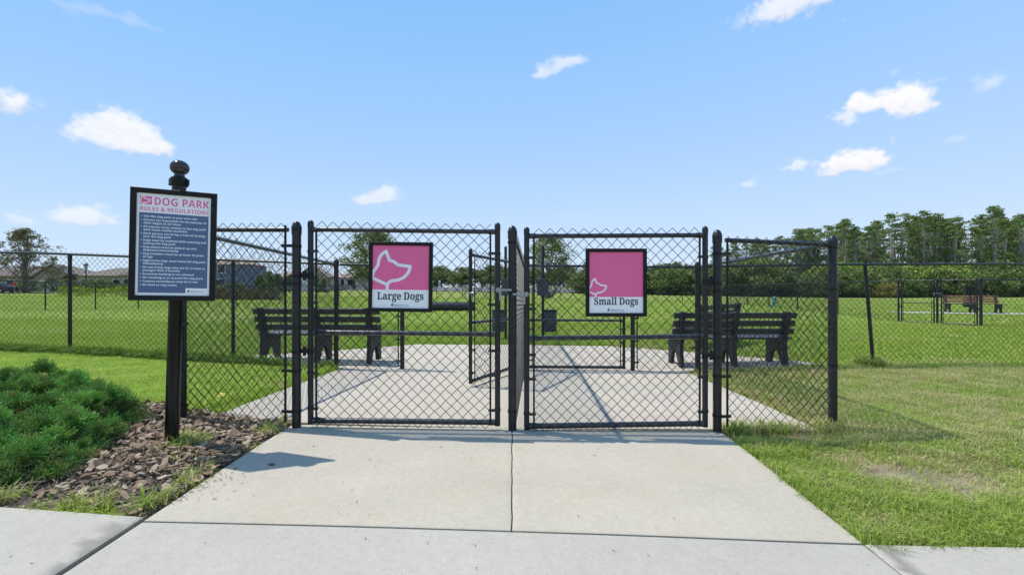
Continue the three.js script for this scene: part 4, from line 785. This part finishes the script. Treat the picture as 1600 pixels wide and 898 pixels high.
{ // dry clippings and twigs swept to the left edge of the walkway
  const R = rng(61), n = 150, im = new THREE.InstancedMesh(bar([-0.5, 0, 0], [0.5, 0, 0], 0.06, 5), std({ color: lin(1, 1, 1), roughness: 1 }), n), m4 = new THREE.Matrix4(), q = new THREE.Quaternion(), e = new THREE.Euler(), c = new THREE.Color();
  for (let k = 0; k < n; k++) {
    const u = R(), x = u < 0.6 ? -1.655 + 0.28 * R() * R() : u < 0.8 ? -1.6 + 3.1 * R() : -4 + 8 * R(), z = u < 0.6 ? -2.2 - 0.35 * R() : u < 0.8 ? -3.4 + 1.3 * R() : -1.95 + 0.6 * R() - (x < -2 ? 0.05 : 0), L = 0.006 + 0.022 * R() * R();
    e.set(0, R() * 6.28, 0); q.setFromEuler(e); im.setMatrixAt(k, m4.compose(V(x, H(x, z) + 0.0065 + (x < -1.67 && z > -2.06 ? 0.009 : 0) - (z > -2.03 ? 0.003 : 0), z), q, V(L, 0.022, 0.022)));
    const t = 0.08 + 0.3 * R() * R(); im.setColorAt(k, c.setRGB(t * 1.1, t * 0.9, t * 0.6));
  }
  im.name = 'plant_litter'; im.castShadow = im.receiveShadow = true; im.userData.kind = 'stuff'; scene.add(im);
}

// ------------------------------------------------------------------ creeping junipers
{
  const R = rng(515);
  // a feathery spray: an axis with short side shoots clothed in scale-like needles, growing along +y
  const spray = (seed) => {
    const r = rng(seed), pos = [], col = [], d = V(0, 0, 0), s = V(0, 0, 0);
    const needle = (p, dir, L, w, t) => { s.set(r() - 0.5, r() - 0.5, r() - 0.5).cross(dir).normalize().multiplyScalar(w); pos.push(p.x - s.x, p.y - s.y, p.z - s.z, p.x + s.x, p.y + s.y, p.z + s.z, p.x + dir.x * L, p.y + dir.y * L, p.z + dir.z * L); for (let k = 0; k < 3; k++) col.push(t, t, t); };
    const shoot = (p, dir, L, n) => { for (let k = 0; k < n; k++) { const q = p.clone().addScaledVector(dir, L * k / n), t = 0.72 + 0.28 * r(); d.copy(dir).multiplyScalar(0.9).add(V(r() - 0.5, r() - 0.5, r() - 0.5)).normalize(); needle(q, d, 0.014 + 0.009 * r(), 0.0027, t); } };
    shoot(V(0, 0, 0), V(0, 1, 0), 0.13, 17);
    for (let k = 0; k < 13; k++) { const a = k * 2.4 + r(), y = 0.012 + 0.1 * k / 13, dir = V(Math.cos(a) * 0.8, 0.75, Math.sin(a) * 0.8).normalize(); shoot(V(0, y, 0), dir, 0.05 * (1 - 0.4 * k / 13) + 0.012 * r(), 9); }
    return raw(pos, null, col);
  };
  const kinds = [spray(1), spray(2), spray(3)];
  const jm = new THREE.MeshPhysicalMaterial({ color: lin(1, 1, 1), roughness: 0.7, transmission: 0.18, thickness: 0, side: THREE.DoubleSide, vertexColors: true, specularIntensity: 0.5 });
  function juniper(label, cx, cz, mounds, n) {
    const t = thing('juniper_shrub', label, 'shrub', [cx, H(cx, cz) - 0.02, cz]), M4 = new THREE.Matrix4(), q = new THREE.Quaternion(), up = V(0, 1, 0), dir = V(0, 0, 0), c = new THREE.Color(), sets = [[], [], []], wood = [];
    const hgt = (x, z) => { let h = 0; for (const m of mounds) { const k = 1 - ((x - m[0]) / m[2]) ** 2 - ((z - m[1]) / m[3]) ** 2; if (k > 0) h = Math.max(h, m[4] * Math.sqrt(k)); } return h; };
    const seeds = [];
    for (let g = 0; g < n * 14 && seeds.length < n; g++) { // tufts of sprays, kept apart so that dark gaps stay between them
      const m = mounds[Math.floor(R() * mounds.length)], a0 = R() * 6.28, rr0 = Math.sqrt(R()), gx = m[0] + Math.cos(a0) * rr0 * m[2], gz = m[1] + Math.sin(a0) * rr0 * m[3];
      if (seeds.some((q) => Math.hypot(q[0] - gx, q[1] - gz) < 0.094)) continue;
      seeds.push([gx, gz, Math.cos(a0) * rr0, Math.sin(a0) * rr0]);
    }
    for (const [gx, gz, ox, oz] of seeds) {
      const gh = hgt(gx, gz) * (0.66 + 0.5 * R()) - 0.07, gr = 0.05 + 0.03 * R(), f = 0.75 + 0.5 * R(), per = 62;
      for (let k = 0; k < per; k++) {
        const u = R() * 6.28, w = R() * 1.25, sw = Math.sin(w), x = gx + Math.cos(u) * sw * gr * 0.5, z = gz + Math.sin(u) * sw * gr * 0.5, y = gh - 0.03 + gr * 0.45 * Math.cos(w);
        dir.set(Math.cos(u) * sw + ox * 0.6 + (R() - 0.5) * 0.3, 0.25 + Math.cos(w), Math.sin(u) * sw + oz * 0.6 + 0.15 + (R() - 0.5) * 0.3).normalize();
        q.setFromUnitVectors(up, dir); const s = 0.5 + 0.5 * R() * R();
        c.setRGB(...(R() < 0.005 ? [0.42, 0.22, 0.09] : [0.235 * f * (0.6 + 0.8 * R()), 0.43 * f * (0.75 + 0.5 * R()), 0.085 * f]));
        sets[k % 3].push([M4.compose(V(x - cx, Math.max(y, 0.0) + 0.005, z - cz), q, V(s, s, s)).clone(), c.clone()]);
      }
      // shaded lower growth
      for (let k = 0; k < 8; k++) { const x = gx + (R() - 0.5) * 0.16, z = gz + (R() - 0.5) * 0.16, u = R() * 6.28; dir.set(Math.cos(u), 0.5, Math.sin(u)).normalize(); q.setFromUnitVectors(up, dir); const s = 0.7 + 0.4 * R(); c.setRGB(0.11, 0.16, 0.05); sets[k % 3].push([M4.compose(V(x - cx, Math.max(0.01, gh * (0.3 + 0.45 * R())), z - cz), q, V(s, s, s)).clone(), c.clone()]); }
    }
    for (const m of mounds) for (let k = 0; k < 9; k++) { const a = R() * 6.28, e = 0.8; wood.push(...limb([[m[0] - cx, 0, m[1] - cz], [m[0] - cx + Math.cos(a) * m[2] * 0.4, m[4] * 0.5, m[1] - cz + Math.sin(a) * m[3] * 0.4], [m[0] - cx + Math.cos(a) * m[2] * e, m[4] * 0.45, m[1] - cz + Math.sin(a) * m[3] * e]], 0.009, 0.004, 5)); }
    part('stem', wood, std({ color: lin(0.16, 0.11, 0.08), roughness: 0.9 }), t);
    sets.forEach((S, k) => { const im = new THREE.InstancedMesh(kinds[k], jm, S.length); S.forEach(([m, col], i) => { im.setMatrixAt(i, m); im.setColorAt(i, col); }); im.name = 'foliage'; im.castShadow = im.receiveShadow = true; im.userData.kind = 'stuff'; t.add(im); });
  }
  juniper('low spreading green juniper filling the left corner beside the pavement', -3.1, -2.75, [[-2.86, -2.55, 0.22, 0.22, 0.20], [-2.80, -2.86, 0.22, 0.24, 0.24], [-3.2, -2.75, 0.36, 0.34, 0.30], [-3.25, -3.15, 0.36, 0.36, 0.33], [-3.7, -3.0, 0.5, 0.5, 0.36], [-3.8, -3.55, 0.45, 0.36, 0.38], [-2.62, -2.52, 0.14, 0.16, 0.14], [-4.2, -3.3, 0.45, 0.5, 0.38]], 300);
  juniper('darker upright juniper mound at the back right of the bed', -3.12, -3.42, [[-3.10, -3.40, 0.22, 0.22, 0.34], [-3.0, -3.34, 0.15, 0.16, 0.22], [-3.32, -3.46, 0.22, 0.22, 0.32]], 60);
}

// ------------------------------------------------------------------ grass
{
  const R = rng(2024);
  const tuft = (seed, n, len, rad, wid) => {
    const r = rng(seed), pos = [];
    for (let k = 0; k < n; k++) {
      const a = r() * 6.283, d = Math.sqrt(r()) * rad, x = Math.cos(a) * d, z = Math.sin(a) * d, L = len * (0.45 + 0.75 * r()), lean = 0.25 + 0.9 * r(), b = r() * 6.283, dx = Math.cos(b), dz = Math.sin(b), w = wid * (0.7 + 0.6 * r());
      const px = -dz * w / 2, pz = dx * w / 2, m = [x + dx * L * 0.35 * lean, L * 0.62, z + dz * L * 0.35 * lean], e = [x + dx * L * 0.95 * lean, L * (0.95 - 0.45 * lean * lean * 0.7), z + dz * L * 0.95 * lean];
      pos.push(x - px, 0, z - pz, x + px, 0, z + pz, m[0] - px * 0.8, m[1], m[2] - pz * 0.8, x + px, 0, z + pz, m[0] + px * 0.8, m[1], m[2] + pz * 0.8, m[0] - px * 0.8, m[1], m[2] - pz * 0.8, m[0] - px * 0.8, m[1], m[2] - pz * 0.8, m[0] + px * 0.8, m[1], m[2] + pz * 0.8, ...e);
    }
    return raw(pos);
  };
  const gm = new THREE.MeshPhysicalMaterial({ color: lin(1, 1, 1), roughness: 0.75, transmission: 0.45, thickness: 0, side: THREE.DoubleSide, specularIntensity: 0.4 });
  const M4 = new THREE.Matrix4(), q = new THREE.Quaternion(), e = new THREE.Euler(), c = new THREE.Color();
  function field(name, geom, spots) {
    const im = new THREE.InstancedMesh(geom, gm, spots.length);
    spots.forEach((s, i) => {
      e.set((R() - 0.5) * 0.25, R() * 6.283, (R() - 0.5) * 0.25); q.setFromEuler(e);
      im.setMatrixAt(i, M4.compose(V(s[0], H(s[0], s[1]) - 0.034, s[1]), q, V(s[2], s[2] * (s[3] ?? 1), s[2])));
      const d = dry(s[0], s[1]), g = 0.8 + 0.4 * R(), w = fbm(s[0] * 0.13 + 3, s[1] * 0.2 + 50, 3), straw = R() < sstep(0.42, 0.78, d) * 0.5 + (s[4] ?? 0);
      if (straw) c.setRGB(0.62 * g, 0.53 * g, 0.27 * g); else { const lush = s.length > 4 && name === 'mulch_weeds' ? 0.8 : s[0] < -1.5 && s[1] > -6.4 ? 1.18 : s[0] > 1.5 && s[1] > -6.4 ? 0.88 : 1; c.setRGB(lerp(0.27, 0.455, w * 0.6 + 0.4 * R()) * g * lush, lerp(0.435, 0.54, w) * g * lush, lerp(0.04, 0.08, w) * g); }
      im.setColorAt(i, c);
    });
    im.name = numbered(name); im.castShadow = im.receiveShadow = true; im.userData.kind = 'stuff'; scene.add(im);
  }
  const view = (x, z, m = 0.5) => Math.abs(x) < (-z) * 1.2 + m;
  const ok = (x, z) => !onHard(x, z, 0.012) && !inMulch(x, z);
  const near = [], mid = [], far = [], rank = [], weeds = [], wild = [];
  for (let k = 0; k < 150000 && near.length < 70000; k++) { const z = -1.7 - 5.3 * R(), x = (R() * 2 - 1) * 8.2; if (!view(x, z) || !ok(x, z)) continue; const b = bare(x, z); if (R() < b * 0.85) continue; near.push([x, z, 0.75 + 0.6 * R(), b > 0.25 ? 0.6 : 0.8 + 0.4 * vnoise(x * 4, z * 4), b * 0.3]); }
  for (let k = 0; k < 120000 && mid.length < 60000; k++) { const z = -6.6 - 9.5 * R(), x = (R() * 2 - 1) * 20; if (!view(x, z) || !ok(x, z)) continue; mid.push([x, z, 1.1 + 0.6 * R(), 0.75]); }
  for (let k = 0; k < 120000 && far.length < 70000; k++) { const z = -15 - 42 * R() ** 1.4, x = (R() * 2 - 1) * 62; if (!view(x, z, 2)) continue; if (x > 18.5 && x < 36 && Math.abs(z - (x < 16 ? lerp(-24.2, -22.6, (x - 10.5) / 5.5) : x < 22 ? lerp(-22.6, -21.4, (x - 16) / 6) : lerp(-21.4, -19.5, (x - 22) / 12))) < 0.95) continue; far.push([x, z, 1.5 + 1.0 * R(), 0.5]); }
  // unmown fringe along the fence lines
  for (let k = 0; k < 240; k++) { const a = R() * 6.28, d = R() * 0.13, x = 5.165 + Math.cos(a) * d, z = -6.58 + Math.sin(a) * d; rank.push([x, z, 1.1 + 0.6 * R(), 1.3]); }
  for (let k = 0; k < 6500; k++) { const right = R() < 0.16, x = right ? 2.6 + 8 * R() : -2.5 - 8 * R(), z = (x < 0 ? lerp(-6.4, -7.02, (-2.475 - x) / 9.1) : lerp(-6.41, -6.75, (x - 2.6) / 9)) + (R() - 0.5) * 0.22; if (ok(x, z)) rank.push(right ? [x, z, 0.75 + 0.4 * R(), 1] : [x, z, 1.0 + 0.5 * R() + 0.25 * vnoise(x * 4, 2), 0.95 + 0.5 * R()]); }
  for (let k = 0; k < 500; k++) { const t = R(), r2 = R(); const p = r2 < 0.45 ? [lerp(1.62, 2.6, t), lerp(-3.46, -3.60, t) + (R() - 0.5) * 0.12] : r2 < 0.75 ? [lerp(-2.6, -2.47, t) + (R() - 0.5) * 0.1, lerp(-3.6, -6.4, t)] : [lerp(2.54, 2.61, t) + (R() - 0.5) * 0.1, lerp(-3.6, -6.4, t)]; if (ok(...p)) rank.push([...p, 0.9 + 0.4 * R(), 1.1]); }
  field('near_grass', tuft(1, 18, 0.066, 0.055, 0.0032), near);
  field('lawn_grass', tuft(2, 16, 0.066, 0.085, 0.007), mid);
  field('far_grass', tuft(3, 14, 0.09, 0.16, 0.014), far);
  field('fence_line_grass', tuft(4, 16, 0.10, 0.045, 0.005), rank);
  // weeds in the mulch: along the pavement, the walkway edge and round the sign pole
  for (let k = 0; k < 620; k++) {
    const u = R(), t = R(); let x, z;
    if (u < 0.52 && vnoise(t * 9 + (u < 0.33 ? 0 : 40), 3.3) < 0.45) continue;
    if (u < 0.33) { x = -1.72 - 1.5 * t; z = walkEdge(x) - 0.03 - 0.13 * R() * R() - (x > -2.2 ? 0.05 * R() : 0); } else if (u < 0.52) { x = -1.70 - 0.13 * R() * R() - 0.02 * R(); z = -2.1 - 0.55 * t; } else if (u < 0.60) { x = -1.68 - 0.1 * R(); z = -3.2 - 0.25 * t; } else if (u < 0.80) { x = -2.13 + 0.09 * (R() - 0.5) * 2; z = -2.99 + 0.08 * (R() - 0.5) * 2; } else { x = -1.75 - 1.0 * t; z = -2.25 - 0.7 * R(); if (vnoise(x * 7, z * 7 + 3) < 0.62) continue; }
    if (onHard(x, z, 0.01)) continue;
    weeds.push([x, z, 0.7 + 0.7 * R(), 1, 0.3]);
  }
  field('mulch_weeds', tuft(5, 11, 0.085, 0.03, 0.005), weeds);
}
{
  const x = -2.72, z = -4.25, m = part('fallen_leaf', new THREE.CircleGeometry(0.035, 7).rotateX(-1.1), new THREE.MeshPhysicalMaterial({ color: lin(0.62, 0.5, 0.04), roughness: 0.7, side: THREE.DoubleSide, transmission: 0.3 }), scene);
  m.position.set(x, H(x, z) + 0.03, z); m.userData = { label: 'single yellow leaf in the grass behind the left front panel', category: 'leaf' };
}

renderer.render(scene, camera);
